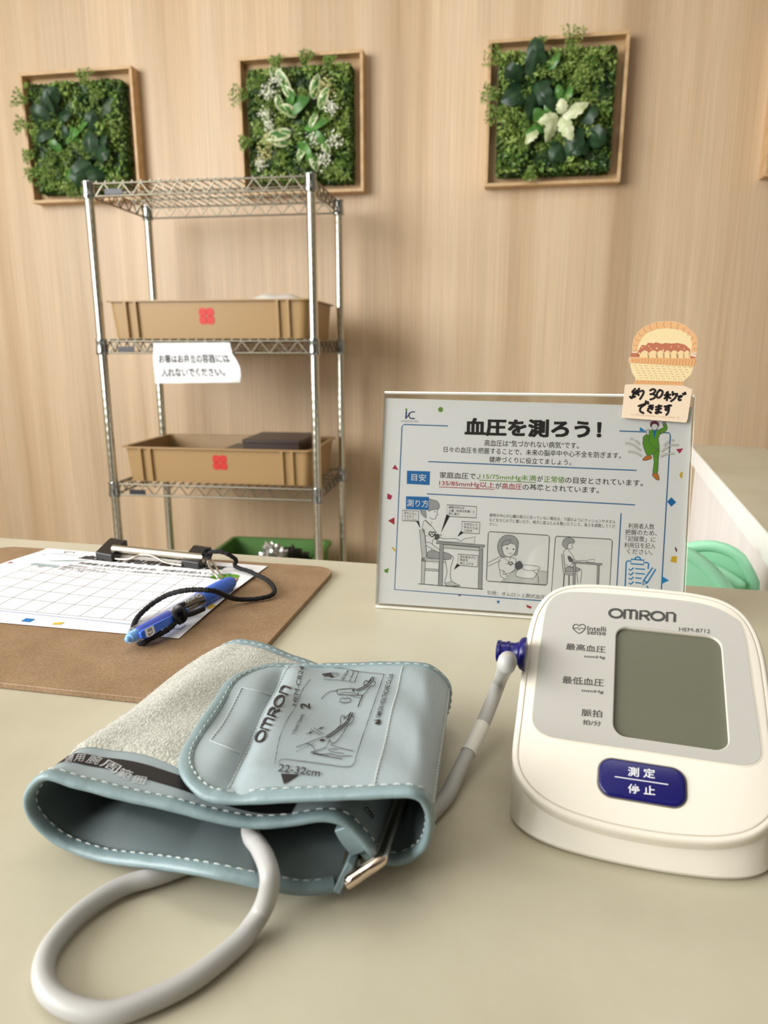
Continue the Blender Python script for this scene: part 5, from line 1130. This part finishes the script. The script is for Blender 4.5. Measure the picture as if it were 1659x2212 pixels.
# ------------------------------------------------------------------ pen
n0, n1 = at(272, 1383, .0122), at(514, 1250, .0112); PL = np.linalg.norm(n1 - n0); pd = (n1 - n0) / PL
pe = empty('pen', tuple((n0 + n1) / 2 - np.array([0, 0, .006]))); tag(pe, 'blue and clear ballpoint pen tied with black yarn, lying on the record sheet', 'pen')
def pen(prof, name, m, **k):
    b = MB(); b.lathe(n0, pd, [(a * PL, r) for a, r in prof], 28); return wbuild(b, name, m, pe, smooth=40, **k)
pen([(0, .0008), (.004, .0016), (.012, .0019), (.02, .0019), (.022, .0030), (.05, .0034), (.075, .0040)], 'push_button', M['pen_sky'])
pen([(.055, .0046), (.06, .0052), (.10, .0054), (.60, .0055), (.615, .0054)], 'barrel', M['pen_clear'])
pen([(.08, .0030), (.10, .0041), (.33, .0041), (.335, .0030)], 'mechanism', M['pen_deep'])
pen([(.335, .0026), (.40, .0026), (.405, .0044), (.600, .0044), (.605, .0030)], 'ink_tube', M['pen_black'])
pen([(.605, .0052), (.612, .0058), (.70, .0059), (.80, .0058), (.90, .0052), (.93, .0042), (.935, .0030)], 'grip', M['pen_blue'])
pen([(.93, .0036), (.955, .0028), (.98, .0018), (1.0, .0009)], 'tip', M['chrome'])
sd_ = np.cross(pd, np.array([0, 0, 1.0])); sd_ /= np.linalg.norm(sd_); upn = np.cross(sd_, pd); cd = sd_ * .80 - upn * .05 + np.array([0, 0, .25]); cd /= np.linalg.norm(cd); cw = np.cross(pd, cd)
def clipbox(a0, a1, r0, r1, w0, w1, name, m, parent=pe):
    b = MB(); R = []
    for a, ra, wa in ((a0, r0, w0 * .6), (a0 + .02, r0 + .0012, w0), ((a0 + a1) / 2, (r0 + r1) / 2 + .001, (w0 + w1) / 2), (a1 - .01, r1 + .001, w1), (a1, r1, w1 * .7)):
        c = n0 + pd * (a * PL) + cd * ra; R.append([c + cw * (-wa) - cd * .0010, c + cw * wa - cd * .0010, c + cw * wa + cd * .0010, c - cw * wa + cd * .0010])
    b.rings(R); return wbuild(b, name, m, parent, smooth=30, bevel=.0003)
cl_ = clipbox(.045, .40, .0062, .0082, .0030, .0022, 'pen_clip', M['pen_deep'])
A = Art(); A.poly([(.0, .0), (.008, .0), (.008, .0046), (.006, .0056), (.002, .0056), (0, .0046)], 0, 1); A.text('0.7', (.0062, .0008), (.0062, .0050), (.0022, .0008), 1, 2, .02)
b = MB(); A.into(b, lambda x, y, z: n0 + pd * (.062 * PL + x) + cw * (y - .0028) + cd * (.0086 + x * .06 + z), .00005); wbuild(b, 'size_badge', [M['white_ink'], M['black_ink']], pe)
A = Art(); A.text('Dunio', (0, 0), (1, 0), (0, 1), 0, 1, .02); b = MB()
def onbar(x, y, z):
    th = math.radians(62) - (y - .5) * .62; r = .0057 + z; rad = upn * math.sin(th) + sd_ * math.cos(th) ; return n0 + pd * ((.585 - .135 * x) * PL) + rad * r
A.into(b, onbar, .00003); wbuild(b, 'barrel_lettering', M['white_ink'], pe)

# black yarn from the ring to the pen clip
yp = [(450, 1206, .0155), (447, 1197, .0190), (460, 1192, .0215), (480, 1193, .0215), (497, 1200, .0190), (510, 1210, .0130), (507, 1221, .0085), (518, 1228, .0082), (535, 1233, .0082), (555, 1242, .0076), (575, 1252, .0070), (588, 1264, .0068), (593, 1276, .0066), (586, 1286, .0064), (565, 1292, .0062), (540, 1295, .0062), (510, 1294, .0085), (488, 1287, .0150), (468, 1278, .0215), (448, 1275, .0240), (420, 1274, .0240), (390, 1277, .0225), (360, 1286, .0180), (335, 1300, .0135), (312, 1318, .0095), (297, 1334, .0070), (290, 1348, .0062), (288, 1358, .0062)]
Y = [at(*q) for q in yp]
kn = n0 + pd * (.31 * PL) + cd * .0105
Y += [n0 + pd * (.12 * PL) - cd * .0068 - upn * .002, n0 + pd * (.10 * PL) - upn * .0072, n0 + pd * (.12 * PL) + cd * .0065 - upn * .0055, n0 + pd * (.22 * PL) + cd * .0102 - upn * .0045, kn - upn * .001]
cordp = spline(Y, 420); b = MB(); rr = [.00175 * (1 + .10 * math.sin(i * 2.1) + .06 * math.sin(i * 5.3)) for i in range(420)]; b.tube(cordp, rr, 9)
tl = spline([kn, kn + pd * .010 + cd * .003 - upn * .002, kn + pd * .022 + cd * .0035 - upn * .003], 30); b.tube(tl, .0018, 9)
kp = spline([kn + pd * .004 * math.cos(t) + upn * .0040 * math.sin(t) + cd * (.0014 * math.sin(2 * t)) for t in np.linspace(0, 4 * math.pi, 26)], 90); b.tube(kp, .0018, 9)
kp = spline([kn + pd * .002 + cd * .0035 * math.cos(t) + upn * .0045 * math.sin(t) for t in np.linspace(0, 2 * math.pi, 14)], 50); b.tube(kp, .0014, 9)
kp = spline([Y[1] + np.array([.0035 * math.cos(t), .002 * math.sin(2 * t), .0035 * math.sin(t)]) for t in np.linspace(0, 4 * math.pi, 26)], 80); b.tube(kp, .0012, 9)
o = wbuild(b, 'yarn', M['cord'], smooth=60); tag(o, 'black yarn running from the steel ring to a knot on the pen', 'cord')
